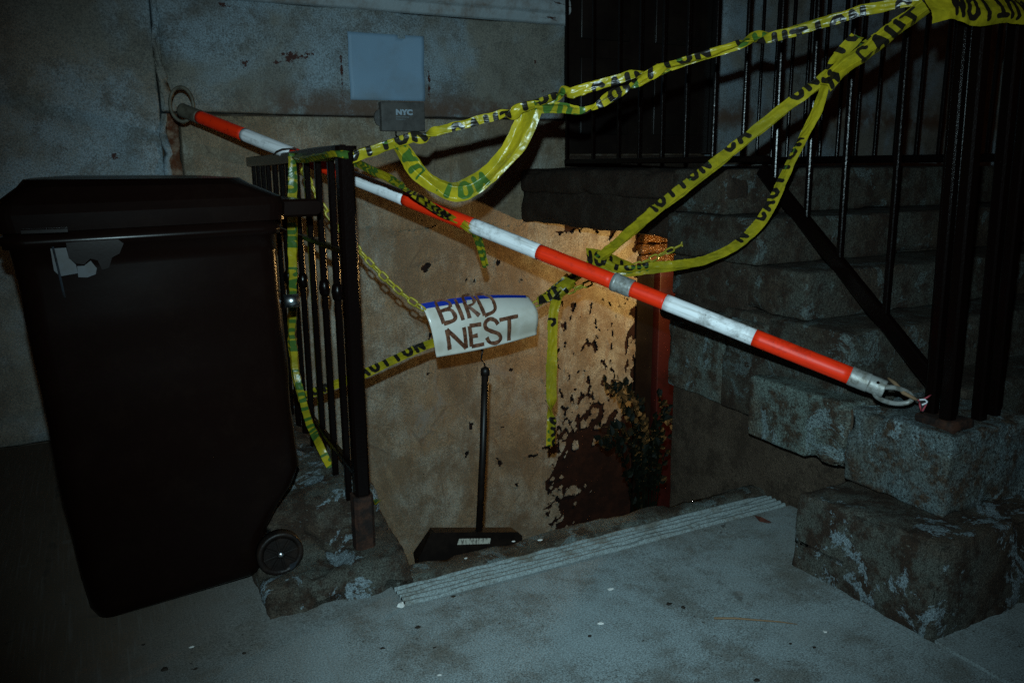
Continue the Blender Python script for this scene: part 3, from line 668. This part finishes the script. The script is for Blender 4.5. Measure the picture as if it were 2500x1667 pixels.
# ================================================================== ties
o = MB().tube([(0.628, 3.200, 1.293), (0.633, 3.170, 1.305), (0.652, 3.150, 1.314), (0.678, 3.140, 1.316), (0.701, 3.140, 1.313), (0.705, 3.150, 1.298)], .0022, 6).build('wire_tie', WIRE, None, True)
tag(o, 'thin dark wire looped over the pole on the left railing', 'wire')
o = MB().tube([(2.023, 1.545, 0.630), (2.022, 1.520, 0.620), (2.003, 1.475, 0.605), (2.026, 1.460, 0.591), (2.047, 1.455, 0.580)], [.004, .006, .006, .005, .003], 8).build('rope_tie', M['twig'], None, True)
tag(o, 'short frayed rope tying the pole ring to the newel', 'rope')
sg = thing('string_tie', 'red and white string ends knotted at the newel foot', 'string', loc=(2.036, 1.440, 0.593))
for p, m_ in (([(2.025, 1.445, 0.588), (2.037, 1.440, 0.589), (2.040, 1.430, 0.597), (2.058, 1.430, 0.603)], STR), ([(2.025, 1.440, 0.591), (2.034, 1.430, 0.593), (2.046, 1.430, 0.586), (2.041, 1.430, 0.581), (2.025, 1.430, 0.579)], STW),
              ([(2.026, 1.440, 0.585), (2.016, 1.430, 0.577), (2.024, 1.430, 0.561)], STR), ([(2.043, 1.430, 0.580), (2.037, 1.430, 0.570), (2.028, 1.430, 0.560)], STR)):
    MB().tube(p, .0026, 6).build('strand', m_, sg, True)

# ================================================================== chain
def stadium(L=.048, Wd=.029, r=.0043):
    pts = []; h = L/2-Wd/2; q = Wd/2-r
    for i in range(7): a = -math.pi/2+math.pi*i/6; pts.append((h+q*math.cos(a), q*math.sin(a), 0))
    for i in range(7): a = math.pi/2+math.pi*i/6; pts.append((-h+q*math.cos(a), q*math.sin(a), 0))
    mb = MB().tube(pts, r, 6, True); me = bpy.data.meshes.new('link'); me.from_pydata(mb.v, [], mb.f); me.update()
    me.polygons.foreach_set('use_smooth', [True]*len(me.polygons)); me.materials.append(CHAIN); return me
LINK = stadium()
def catmull(pts, n=24):
    pts = [Vector(p) for p in pts]; P = [pts[0]*2-pts[1]]+pts+[pts[-1]*2-pts[-2]]; out = []
    for i in range(1, len(P)-2):
        a, b, c_, d = P[i-1:i+3]
        for k in range(n):
            t = k/n; out.append(.5*((2*b)+(c_-a)*t+(2*a-5*b+4*c_-d)*t*t+(3*b-a-3*c_+d)*t**3))
    out.append(pts[-1]); return out
def resample(pts, step):
    L = [0]
    for a, b in zip(pts, pts[1:]): L.append(L[-1]+(b-a).length)
    n = max(2, int(round(L[-1]/step))); out = []; j = 0
    for i in range(n+1):
        s = L[-1]*i/n
        while j < len(L)-2 and L[j+1] < s: j += 1
        t = (s-L[j])/max(1e-9, L[j+1]-L[j]); out.append(pts[j].lerp(pts[j+1], t))
    return out
def chain(label, pts):
    c_ = resample(catmull(pts), .0365); ro = thing('plastic_chain', label, 'chain', loc=tuple(c_[0]))
    for i, (a, b) in enumerate(zip(c_, c_[1:])):
        t = (b-a).normalized(); u = t.cross(Vector((0, 0, 1))).normalized(); v = u.cross(t)
        ang = (.5 if i % 2 else 2.0)+.25*math.sin(i*1.7)
        y_ = u*math.cos(ang)+v*math.sin(ang); z_ = t.cross(y_)
        o = bpy.data.objects.new('link', LINK); C.objects.link(o); o.parent = ro
        mid = (a+b)/2-Vector(c_[0])
        o.matrix_local = Matrix(((t.x, y_.x, z_.x, mid.x), (t.y, y_.y, z_.y, mid.y), (t.z, y_.z, z_.z, mid.z), (0, 0, 0, 1)))
chain('yellow plastic chain running down from the left railing to the sign', [(0.690, 3.014, 1.241), (0.695, 2.928, 1.193), (0.739, 2.920, 1.104), (0.809, 2.880, 0.995), (0.908, 2.850, 0.872), (0.990, 2.830, 0.784), (1.066, 2.810, 0.722)])
chain('yellow plastic chain running up from the sign to the stoop wall', [(1.529, 2.810, 0.702), (1.683, 2.780, 0.750), (1.844, 2.740, 0.807), (1.986, 2.700, 0.856), (2.112, 2.665, 0.909), (2.203, 2.630, 0.952)])

# ================================================================== sign
CN = [Vector(p) for p in [(1.057, 2.800, 0.744), (1.529, 2.800, 0.733), (1.539, 2.800, 0.581), (1.105, 2.800, 0.538)]]
def S(u, v, off=0.0):
    p = CN[0]*(1-u)*(1-v)+CN[1]*u*(1-v)+CN[2]*u*v+CN[3]*(1-u)*v
    b = max(0, .42-v)/.42; sag = math.sin(math.pi*u)
    return p+Vector((0, .055*b*b*(.35+.65*u)-.020*math.sin(math.pi*min(1, v*1.1))-off, -.012*sag*(v-.3)+.010*sag*(1-v)))
sn = thing('hand_lettered_sign', 'white laminated sheet with brown hand lettering hanging from the yellow chain', 'sign', loc=tuple(S(.5, 0)))
nu, nv = 40, 26
o = mesh('sheet', [S(i/nu, j/nv) for j in range(nv+1) for i in range(nu+1)], [(j*(nu+1)+i, (j+1)*(nu+1)+i, (j+1)*(nu+1)+i+1, j*(nu+1)+i+1) for j in range(nv) for i in range(nu)], SHEET, sn, True)
md = o.modifiers.new('thick', 'SOLIDIFY'); md.thickness = .0012; md.offset = -1
mesh('blue_edge', [S(i/nu*.97, v, .0009) for v in (-.005, .05, .085) for i in range(nu+1)], [(j*(nu+1)+i, (j+1)*(nu+1)+i, (j+1)*(nu+1)+i+1, j*(nu+1)+i+1) for j in range(2) for i in range(nu) if not (j == 1 and i > 16+4*math.sin(i))], BLUE, sn, True)
MB().tube([S(.0, .08, .002), S(-.02, .06, .01), S(-.015, .02, .012)], .003, 6).build('zip_tie', STW, sn, True)
def stroke(uv, wd=.0165):
    out = []
    if len(uv) > 3: uv = [(p.x, p.y) for p in catmull([(a, b, 0) for a, b in uv], 4)]
    for (a, b), (c_, d) in zip(uv, uv[1:]):
        n = 6
        out += [(a+(c_-a)*i/n, b+(d-b)*i/n) for i in range(n)]
    out.append(uv[-1]); P = [S(a, b, .0016) for a, b in out]; V = []; F = []
    for i, p in enumerate(P):
        t = (P[min(i+1, len(P)-1)]-P[max(i-1, 0)]).normalized(); nrm = t.cross(Vector((0, 1, 0))).normalized()
        h = wd/2*(1+.16*fbm((p.x*60, p.z*60, 1)))
        V += [p+nrm*h, p-nrm*h]
    F = [(2*i, 2*i+1, 2*i+3, 2*i+2) for i in range(len(P)-1)]
    return V, F
for letter in [[[(0.114, 0.014), (0.118, 0.38)], [(0.112, 0.014), (0.187, 0.007), (0.228, 0.056), (0.216, 0.134), (0.127, 0.172)], [(0.127, 0.172), (0.212, 0.174), (0.235, 0.275), (0.209, 0.349), (0.118, 0.38)]], [[(0.289, 0.009), (0.294, 0.371)]], [[(0.364, -0.012), (0.354, 0.354)], [(0.364, -0.012), (0.435, -0.018), (0.454, 0.063), (0.431, 0.127), (0.357, 0.163)], [(0.372, 0.149), (0.447, 0.329)]], [[(0.487, -0.01), (0.494, 0.342)], [(0.487, -0.01), (0.554, -0.016), (0.61, 0.048), (0.621, 0.16), (0.588, 0.288), (0.494, 0.342)]], [[(0.131, 0.493), (0.133, 0.899)], [(0.131, 0.493), (0.289, 0.927)], [(0.286, 0.5), (0.289, 0.927)]], [[(0.338, 0.492), (0.341, 0.909)], [(0.338, 0.492), (0.449, 0.493)], [(0.341, 0.709), (0.406, 0.701)], [(0.341, 0.909), (0.465, 0.906)]], [[(0.605, 0.547), (0.581, 0.457), (0.532, 0.415), (0.487, 0.48), (0.487, 0.585), (0.537, 0.665), (0.6, 0.737), (0.628, 0.841), (0.612, 0.915), (0.564, 0.936), (0.514, 0.877), (0.491, 0.779)]], [[(0.621, 0.462), (0.804, 0.42)], [(0.714, 0.447), (0.71, 0.956)]]]:
    mb = MB()
    for kk, s_ in enumerate(letter):
        V, F = stroke(s_); V = [Vector(v)+Vector((0, -.0003*kk, 0)) for v in V]; mb.add(V, F)
    mb.build('letter', MARK, sn)

# ================================================================== caution tape
GLY = {'C': [[(.9,.78),(.68,.97),(.32,.97),(.1,.75),(.1,.25),(.32,.03),(.68,.03),(.9,.22)]],
       'A': [[(.06,0),(.5,1),(.94,0)], [(.25,.33),(.75,.33)]], 'U': [[(.1,1),(.1,.25),(.32,.03),(.68,.03),(.9,.25),(.9,1)]],
       'T': [[(.02,.95),(.98,.95)], [(.5,.95),(.5,0)]], 'I': [[(.5,0),(.5,1)]],
       'O': [[(.1,.25),(.1,.75),(.32,.97),(.68,.97),(.9,.75),(.9,.25),(.68,.03),(.32,.03),(.1,.25)]], 'N': [[(.1,0),(.1,1),(.9,0),(.9,1)]]}
def ink_sd(s, t, height=.054, adv=.050, gap=.06, word='CAUTION', half=.0078):
    per = adv*len(word)+gap; u = np.mod(s, per); d = np.full(s.shape, .02)
    for i, ch in enumerate(word):
        m = (u > i*adv-.01) & (u < (i+1)*adv+.01)
        if not m.any(): continue
        gw = .36 if ch == 'I' else 1; lx = u[m]-i*adv; ly = t[m]+height/2; dd = np.full(lx.shape, .02)
        for pl in GLY[ch]:
            for (ax, ay), (bx_, by_) in zip(pl, pl[1:]):
                ax_, bxx = ax*adv*.70, bx_*adv*.70; ay_, byy = ay*height, by_*height
                vx, vy = bxx-ax_, byy-ay_; L2 = vx*vx+vy*vy
                k_ = np.clip(((lx-ax_)*vx+(ly-ay_)*vy)/L2, 0, 1)
                dd = np.minimum(dd, np.hypot(lx-ax_-k_*vx, ly-ay_-k_*vy)-half)
        d[m] = np.minimum(d[m], dd)
    return d
VIEW = Vector((-.45, -.87, .15)).normalized()
def lerp_list(L, t):
    for (a, x), (b, y_) in zip(L, L[1:]):
        if t <= b: return x+(y_-x)*((t-a)/max(1e-6, b-a))
    return L[-1][1]
def tape(label, pts, squeeze=((0, .6), (1, .6)), roll=((0, 0), (1, 0)), W=.074, phase=0.0, flip=False, fold=1.5, seed=0, curl=.010, group='caution tapes across the stairwell', name='caution_tape', shift=0.0, crease=None, inkr=None):
    """a strip of tape: centre line, how far it is bunched (squeeze), how it twists (roll, degrees)"""
    c_ = resample(catmull(pts), .0035); n = len(c_); nv_ = 26; V = []; Sx = []; Tx = []
    s = 0; upv = None
    for i, p in enumerate(c_):
        if i: s += (p-c_[i-1]).length
        f = i/(n-1); t = (c_[min(i+1, n-1)]-c_[max(i-1, 0)]).normalized()
        N = (VIEW-t*VIEW.dot(t)).normalized(); B = N.cross(t)
        a = R(lerp_list(roll, f)+9*fbm((s*7, seed, 2)))
        N, B = N*math.cos(a)+B*math.sin(a), B*math.cos(a)-N*math.sin(a)
        q = min(.98, max(.25, lerp_list(squeeze, f)*1.1+.09*fbm((s*11, seed*3.1, 5)))); ps = phase+1.1*fbm((s*5, seed, 9))
        amp = W*math.sqrt(max(0, 1/(q*q)-1))*q/(2*math.pi*fold)*1.25
        for j in range(nv_):
            v = j/(nv_-1)
            pl = math.sin(2*math.pi*fold*v+ps)
            off = amp*pl + curl*(4*(v-.5)**2)*math.sin(s*6+seed) + .0022*fbm((s*26, v*5, seed+3)) + .002*abs(fbm((s*13+v*3, v*3.5, seed+8), 3))
            lat = (v-.5)*W*q + amp*.55*math.sin(4*math.pi*fold*v+2*ps)*.35
            if crease is not None:                  # folded in two along its length
                cz_ = crease+.12*fbm((s*4, seed, 7)); dv = v-cz_; wv = max(cz_, 1-cz_); amp2 = amp*.35
                lat = (abs(dv)-wv/2)*W*(.55+.45*q)*(.9 if dv < 0 else 1); off = amp2*pl+.0022*fbm((s*26, v*5, seed+3))+.004*abs(fbm((s*13+v*3, v*3.5, seed+8), 3))-(.004+.03*abs(dv)*W/.07 if dv < 0 else 0)
            V.append(p+B*lat+N*off); Sx.append(s); Tx.append((v-.5)*W)
    F = [(i*nv_+j, (i+1)*nv_+j, (i+1)*nv_+j+1, i*nv_+j+1) for i in range(n-1) for j in range(nv_-1)]
    o = mesh(name, V, F, TAPE, None, True)
    Sx = np.array(Sx)+shift; Tx = np.array(Tx)
    if flip: Tx = -Tx; Sx = -Sx
    inkv = ink_sd(Sx, Tx)
    if inkr:                                       # elsewhere the print is folded inside
        fr2 = np.repeat(np.arange(n)/(n-1), nv_); ok = np.zeros(len(fr2), bool)
        for a, b in inkr: ok |= (fr2 >= a) & (fr2 <= b)
        inkv[~ok] = .02
    at_ = o.data.attributes.new('ink', 'FLOAT', 'POINT'); at_.data.foreach_set('value', inkv.astype(np.float32))
    return tag(o, label, 'caution tape', group)
tape('yellow caution tape stretched taut from the left railing post up to the newel top', [(0.663, 2.330, 1.273), (0.723, 2.300, 1.291), (0.785, 2.270, 1.313), (0.872, 2.220, 1.341), (0.988, 2.160, 1.375), (1.082, 2.100, 1.400), (1.149, 2.070, 1.417), (1.247, 2.020, 1.452), (1.359, 1.950, 1.488), (1.491, 1.890, 1.520), (1.627, 1.800, 1.564), (1.725, 1.740, 1.593), (1.809, 1.670, 1.622), (1.874, 1.600, 1.642), (1.922, 1.520, 1.652), (1.979, 1.440, 1.659)], squeeze=[(0, 0.5), (0.1, 0.55), (0.2, 0.62), (0.33, 0.5), (0.4, 0.55), (0.5, 0.42), (0.6, 0.35), (0.7, 0.42), (0.78, 0.6), (0.9, 0.6), (1, 0.5)], roll=[(0, 150), (0.12, 170), (0.16, 20), (0.27, 10), (0.31, 180), (0.37, 190), (0.4, 350), (0.5, 370), (0.56, 540), (0.68, 560), (0.74, 720), (1, 730)], seed=1, fold=1.2, shift=0.1, crease=0.55)
tape('twisted second strand of caution tape sagging just below the taut upper tape', [(1.127, 2.060, 1.407), (1.202, 2.040, 1.406), (1.254, 2.020, 1.399), (1.297, 1.990, 1.415), (1.341, 1.965, 1.445), (1.403, 1.940, 1.477), (1.469, 1.900, 1.508)], squeeze=[(0, 0.55), (0.3, 0.4), (0.5, 0.5), (0.8, 0.4), (1, 0.3)], roll=[(0, 170), (0.3, 190), (0.45, 300), (0.6, 360), (0.8, 530), (1, 540)], seed=2, W=0.06, shift=0.03)
tape('wide loop of caution tape drooping below the taut upper tape', [(0.794, 2.260, 1.311), (0.816, 2.240, 1.272), (0.838, 2.220, 1.232), (0.880, 2.200, 1.196), (0.931, 2.170, 1.176), (0.982, 2.140, 1.195), (1.035, 2.120, 1.238), (1.081, 2.100, 1.298), (1.111, 2.090, 1.358), (1.129, 2.080, 1.407)], squeeze=[(0, 0.5), (0.12, 0.6), (0.3, 0.5), (0.45, 0.72), (0.62, 0.6), (0.8, 0.8), (1, 0.75)], roll=[(0, 170), (0.25, 190), (0.35, 160), (0.62, 190), (0.7, 200), (1, 190)], seed=3, W=0.078, fold=1.0, shift=0.02, inkr=[(0, 0.2), (0.3, 0.62)])
tape("thin twisted strand of caution tape running down to the pole's red band", [(0.682, 2.330, 1.266), (0.751, 2.400, 1.241), (0.842, 2.470, 1.205), (0.938, 2.540, 1.158), (1.037, 2.600, 1.105), (1.113, 2.630, 1.065), (1.170, 2.640, 1.038)], squeeze=[(0, 0.34), (0.5, 0.36), (1, 0.34)], roll=[(0, 160), (0.4, 190), (0.6, 340), (1, 390)], seed=4, W=0.062, fold=1.6, shift=0.2)
tape('short frayed end of caution tape knotted round the pole and hanging down', [(1.136, 2.600, 1.054), (1.152, 2.585, 1.039), (1.185, 2.600, 1.019), (1.211, 2.630, 0.983), (1.229, 2.640, 0.935), (1.247, 2.650, 0.887)], squeeze=[(0, 0.4), (0.3, 0.55), (0.6, 0.5), (1, 0.34)], roll=[(0, 170), (1, 200)], seed=5, W=0.055, shift=0.35)
tape('long caution tape slanting from the newel down behind the pole to the sign', [(2.026, 1.440, 1.685), (1.986, 1.480, 1.654), (1.963, 1.560, 1.609), (1.948, 1.660, 1.555), (1.923, 1.760, 1.487), (1.882, 1.880, 1.404), (1.827, 2.000, 1.308), (1.776, 2.140, 1.203), (1.723, 2.300, 1.087), (1.691, 2.460, 0.971), (1.657, 2.580, 0.881), (1.614, 2.700, 0.793), (1.548, 2.790, 0.717)], squeeze=[(0, 0.6), (0.2, 0.72), (0.35, 0.6), (0.6, 0.62), (0.75, 0.55), (0.85, 0.7), (1, 0.5)], roll=[(0, 20), (0.3, 10), (0.6, -15), (1, 10)], seed=6, flip=True, fold=0.8, shift=0.06, W=0.09, crease=0.54, inkr=[(0, 0.3), (0.38, 0.63), (0.8, 1)])
tape('caution tape doubled beside the slanting tape near the newel top', [(1.965, 1.420, 1.673), (1.928, 1.460, 1.632), (1.923, 1.540, 1.589), (1.911, 1.620, 1.539), (1.895, 1.690, 1.501), (1.895, 1.740, 1.463)], squeeze=[(0, 0.5), (0.5, 0.6), (1, 0.6)], roll=[(0, -20), (1, -10)], seed=7, W=0.07, fold=1.2, flip=True, shift=0.13)
tape('long slack caution tape curving down below the stoop railing to the pole', [(1.893, 1.640, 1.579), (1.891, 1.690, 1.535), (1.909, 1.735, 1.488), (1.937, 1.790, 1.417), (1.946, 1.840, 1.342), (1.961, 1.900, 1.273), (1.972, 1.960, 1.185), (1.981, 2.020, 1.100), (1.983, 2.090, 1.021), (1.967, 2.170, 0.956), (1.929, 2.260, 0.910), (1.885, 2.350, 0.888), (1.815, 2.440, 0.876), (1.747, 2.510, 0.863), (1.686, 2.550, 0.886)], squeeze=[(0, 0.7), (0.2, 0.6), (0.35, 0.45), (0.45, 0.6), (0.6, 0.72), (0.75, 0.5), (0.85, 0.38), (1, 0.7)], roll=[(0, 0), (0.3, 10), (0.5, -10), (0.7, 20), (0.9, -40), (1, -20)], seed=8, flip=True, fold=0.9, shift=0.14, W=0.09, crease=0.53, inkr=[(0, 0.12), (0.26, 0.6), (0.84, 1)])
tape("caution tape fold with large letters lying just above the pole's middle", [(1.627, 2.580, 0.906), (1.689, 2.570, 0.894), (1.762, 2.560, 0.867), (1.819, 2.540, 0.849)], squeeze=[(0, 0.8), (0.6, 0.7), (1, 0.4)], roll=[(0, 10), (1, -10)], seed=9, W=0.085, fold=0.6, flip=True, shift=0.09)
tape('end of caution tape hanging straight down beside the right of the sign', [(1.611, 2.720, 0.770), (1.592, 2.735, 0.725), (1.579, 2.740, 0.664), (1.578, 2.745, 0.531), (1.577, 2.750, 0.385), (1.580, 2.750, 0.256), (1.579, 2.755, 0.120)], squeeze=[(0, 0.5), (0.1, 0.7), (0.5, 0.62), (0.8, 0.6), (1, 0.45)], roll=[(0, 60), (0.1, 5), (0.7, -10), (0.85, 160), (1, 190)], seed=10, W=0.08, fold=0.8, shift=0.29, crease=0.4, inkr=[(0, 0.26), (0.78, 1)])
tape('folded flap of caution tape at the right corner of the sign', [(1.531, 2.775, 0.717), (1.569, 2.750, 0.738), (1.610, 2.725, 0.770), (1.650, 2.710, 0.807)], squeeze=[(0, 0.4), (0.5, 0.8), (1, 0.8)], roll=[(0, -15), (1, -25)], seed=11, W=0.07, fold=0.8, shift=0.05)
tape('dim caution tape running low from the sign back to the left railing', [(1.120, 2.830, 0.592), (1.057, 2.870, 0.564), (0.970, 2.930, 0.513), (0.867, 3.000, 0.454), (0.760, 3.060, 0.408), (0.652, 3.120, 0.362)], squeeze=[(0, 0.6), (1, 0.5)], roll=[(0, 10), (1, 0)], seed=12, W=0.074, fold=0.8, flip=True, shift=0.02, crease=0.4)
tape('long caution tape hanging down the face of the left railing', [(0.645, 2.976, 1.296), (0.640, 2.975, 1.223), (0.632, 2.985, 1.116), (0.632, 3.004, 1.006), (0.632, 3.029, 0.876), (0.632, 3.055, 0.742), (0.632, 3.082, 0.603), (0.634, 3.087, 0.464), (0.640, 3.036, 0.371), (0.642, 2.938, 0.294), (0.646, 2.815, 0.247), (0.672, 2.789, 0.173)], squeeze=[(0, 0.25), (0.06, 0.5), (0.2, 0.62), (0.6, 0.62), (0.75, 0.5), (0.9, 0.6), (1, 0.4)], roll=[(0, 150), (0.1, 155), (0.5, 150), (0.75, 155), (1, 130)], seed=13, W=0.074, fold=1.2, shift=0.0)
tape('foot of the caution tape trailing past the left railing post', [(0.690, 2.899, 0.157), (0.700, 2.801, 0.127), (0.715, 2.711, 0.122), (0.725, 2.581, 0.139), (0.735, 2.453, 0.163)], squeeze=[(0, 0.5), (1, 0.6)], roll=[(0, -40), (1, -60)], seed=14, W=0.06, fold=0.8, shift=0.1)
tape('mass of caution tape wound round the newel head', [(1.830, 1.385, 1.606), (1.905, 1.372, 1.621), (1.996, 1.365, 1.613), (2.089, 1.360, 1.625), (2.197, 1.360, 1.625), (2.340, 1.380, 1.649)], squeeze=[(0, 0.8), (1, 0.9)], roll=[(0, -5), (1, 5)], seed=15, W=0.085, fold=0.8, flip=True, shift=0.0)
tape('caution tape wrapped over the top rail of the left railing', [(0.657, 2.295, 1.280), (0.628, 2.324, 1.286), (0.630, 2.507, 1.276), (0.632, 2.715, 1.272), (0.634, 2.902, 1.280)], squeeze=[(0, 0.4), (1, 0.3)], roll=[(0, 170), (1, 200)], seed=16, W=0.06, fold=1.2, shift=0.3)

# ================================================================== small things in and round the stairwell
dp = thing('upright_dustpan', 'black long-handled dustpan standing behind the kerb', 'dustpan', loc=(1.07, 2.45, -.17))
P2 = [(.912, .016), (.93, .020), (1.25, -.050), (1.268, -.068), (1.27, -.168), (.88, -.168), (.868, -.06)]
n = len(P2); V = [(x, 2.42, z) for x, z in P2]+[(x+(.0 if i else .02), 2.475, z-.004) for i, (x, z) in enumerate(P2)]
mesh('pan', V, [tuple(range(n)), tuple(range(2*n-1, n-1, -1))]+[(i, n+i, n+(i+1) % n, (i+1) % n) for i in range(n)], BLACK, dp)
lb = MB().add([(1.018, 2.4175, -.022), (1.140, 2.4175, -.048), (1.136, 2.4175, -.068), (1.010, 2.4175, -.043)], [(0, 3, 2, 1)]).build('label_strip', LABEL, dp)
hb = Vector((1.107, 2.445, -0.030)); ht = Vector((1.168, 2.500, 0.553))
MB().tube([hb, hb.lerp(ht, .5)+Vector((.003, 0, 0)), ht], [.0125, .0125, .0135], 14).build('handle', BLACK, dp, True)
MB().tube([ht-(ht-hb).normalized()*.025, ht-(ht-hb).normalized()*.0, ht+(ht-hb).normalized()*.006], [.0165, .0165, .006], 14).build('grip', BLACK, dp, True)
MB().tube([ht, ht+Vector((-.004, 0, .022)), ht+Vector((-.016, 0, .034)), ht+Vector((-.012, 0, .055)), ht+Vector((-.006, 0, .068))], .003, 6).build('hook', BLACK, dp, True)

random.seed(5)
pb = thing('potted_plant', 'dark leafy plant in a black pot in the stairwell', 'plant', loc=(2.47, 3.42, -1.1))
V, F = loft([(2.34, 2.58, 3.32, 3.54, .03, -1.13, 0), (2.315, 2.62, 3.29, 3.57, .03, -.86, 0), (2.305, 2.63, 3.28, 3.58, .03, -.855, 0), (2.305, 2.63, 3.28, 3.58, .03, -.80, 0)])
mesh('pot', V, F, BLACK, pb)
lv = [(0, 0, 0), (.25, -.5, .06), (.6, -.46, .09), (1, 0, 0), (.6, .46, .09), (.25, .5, .06), (.5, 0, .02)]
lme = bpy.data.meshes.new('leaf'); lme.from_pydata([(a*.052, b*.030, c_*.052) for a, b, c_ in lv], [], [(0, 1, 6), (1, 2, 6), (2, 3, 6), (3, 4, 6), (4, 5, 6), (5, 0, 6)]); lme.materials.append(LEAF); lme.update()
stems = [[(2.539, 3.420, -0.890), (2.481, 3.400, -0.205), (2.399, 3.380, -0.016), (2.287, 3.360, 0.123), (2.219, 3.340, 0.178)], [(2.569, 3.420, -0.897), (2.517, 3.380, -0.180), (2.431, 3.340, 0.014), (2.312, 3.300, 0.157), (2.244, 3.280, 0.189)], [(2.599, 3.420, -0.905), (2.560, 3.360, -0.206), (2.567, 3.300, -0.068), (2.576, 3.260, 0.014)], [(2.615, 3.420, -0.908), (2.606, 3.360, -0.263), (2.645, 3.300, -0.202), (2.659, 3.260, -0.241)], [(2.554, 3.420, -0.894), (2.418, 3.360, -0.207), (2.291, 3.340, -0.096), (2.197, 3.320, -0.063)], [(2.584, 3.420, -0.901), (2.518, 3.340, -0.242), (2.513, 3.280, -0.149), (2.464, 3.240, -0.011)], [(2.569, 3.420, -0.897), (2.448, 3.380, -0.267), (2.348, 3.360, -0.195), (2.266, 3.360, -0.217)], [(2.584, 3.420, -0.901), (2.460, 3.340, -0.207), (2.372, 3.300, -0.061), (2.329, 3.280, -0.014)], [(2.606, 3.420, -0.906), (2.637, 3.360, -0.319), (2.681, 3.320, -0.339)], [(2.593, 3.420, -0.903), (2.514, 3.300, -0.156), (2.534, 3.220, -0.052), (2.575, 3.180, -0.094)], [(2.539, 3.420, -0.890), (2.349, 3.340, -0.237), (2.238, 3.300, -0.110), (2.159, 3.280, -0.115)], [(2.569, 3.420, -0.897), (2.426, 3.300, -0.046), (2.339, 3.260, 0.094), (2.284, 3.240, 0.118)], [(2.587, 3.420, -0.902), (2.572, 3.320, -0.171), (2.549, 3.280, 0.012), (2.503, 3.260, 0.083)]]
for si, sp_ in enumerate(stems):
    c_ = resample(catmull(sp_, 10), .018); MB().tube(c_, [.0035*(1-.6*i/len(c_))+.001 for i in range(len(c_))], 5).build('stem', LEAF, pb)
    for i in range(4, len(c_)):
        for sd in (-1, 1):
            if random.random() < (.93 if i < 24 else .55): continue
            t = (c_[i]-c_[i-1]).normalized(); sv = t.cross(Vector((.3, -.8, .4))).normalized()*sd
            d = (sv*1.0+t*random.uniform(.1, .7)+Vector((random.uniform(-.3, .3), random.uniform(-.5, .2), random.uniform(-.5, .15)))).normalized()
            nn = Vector((random.uniform(-.5, .5), -.8, random.uniform(.1, .9))); nn = (nn-d*nn.dot(d)).normalized(); b_ = nn.cross(d); k_ = random.uniform(.65, 1.25)
            o = bpy.data.objects.new('leaf', lme); C.objects.link(o); o.parent = pb
            L_ = c_[i]-Vector(pb.location)
            o.matrix_local = Matrix(((d.x*k_, b_.x*k_, nn.x*k_, L_.x), (d.y*k_, b_.y*k_, nn.y*k_, L_.y), (d.z*k_, b_.z*k_, nn.z*k_, L_.z), (0, 0, 0, 1)))

# ---- litter on the pavement
def chip(name, p, s, mat, label, cat, group, i, flat=.5):
    x, y, z = p; a = random.uniform(0, 3)
    V = []; n = 7
    for k_ in range(n):
        t = 2*math.pi*k_/n; rr = s*random.uniform(.55, 1.15); V.append((x+rr*math.cos(t)*1.25, y+rr*math.sin(t)*.9, z+.001))
    V += [(x+(v[0]-x)*.6, y+(v[1]-y)*.6, z+s*flat*random.uniform(.6, 1.3)) for v in V[:n]]
    tag(mesh(name, V, [tuple(range(n-1, -1, -1)), tuple(range(n, 2*n))]+[(k_, (k_+1) % n, n+(k_+1) % n, n+k_) for k_ in range(n)], mat), label, cat, group)
for i, p in enumerate([(0.112, 2.010, 0.003), (0.041, 2.044, 0.003), (0.563, 1.873, 0.003), (0.685, 1.811, 0.003), (1.077, 1.665, 0.003), (1.367, 1.695, 0.003), (0.680, 1.923, 0.003), (1.526, 1.386, 0.003), (1.570, 1.345, 0.003), (1.338, 1.309, 0.003), (0.829, 2.028, 0.003), (0.000, 2.189, 0.003), (0.232, 2.022, 0.003), (1.392, 1.661, 0.003)]): chip('dark_scrap', p, (.006, .009, .007, .005)[i % 4], CHIPD, 'small dark scrap of litter lying on the pale pavement', 'litter', 'dark scraps on the pavement', i, .5)
for i, p in enumerate([(1.266, 1.844, 0.003), (0.113, 2.116, 0.003), (1.654, 1.384, 0.003), (1.136, 1.702, 0.003), (0.952, 2.209, 0.014), (1.143, 2.243, 0.014), (1.225, 2.210, 0.014), (0.652, 1.695, 0.003)]): chip('white_chip', p, (.009, .006, .007)[i % 3], CHIPW, 'small white chip lying on the pavement or kerb', 'litter', 'white chips on the pavement', i, .35)
chip('white_pebble', (0.675, 2.044, 0.004), .010, CHIPW, 'white pebble at the near left corner of the ribbed edge', 'pebble', None, 0, 1.1)
tg = MB().tube([(1.429, 1.574, 0.006), (1.481, 1.544, 0.007), (1.529, 1.510, 0.006), (1.579, 1.478, 0.004), (1.615, 1.446, 0.003)], [.0032, .003, .0026, .002, .001], 6).build('twig', TWIG, None, True)
tag(tg, 'thin curved brown twig lying on the pavement at right', 'twig')
P = [(2.013, 2.033, 0.006), (2.012, 2.001, 0.014), (2.023, 1.960, 0.008), (2.016, 1.968, 0.003), (1.998, 1.992, 0.004)]
o = mesh('dead_leaf', P+[(x, y, z-.002) for x, y, z in P], [(0, 4, 3, 2, 1), (5, 6, 7, 8, 9)]+[(i, (i+1) % 5, 5+(i+1) % 5, 5+i) for i in range(5)], LBROWN)
tag(o, 'reddish brown dead leaf near the right end of the ribbed edge', 'leaf')
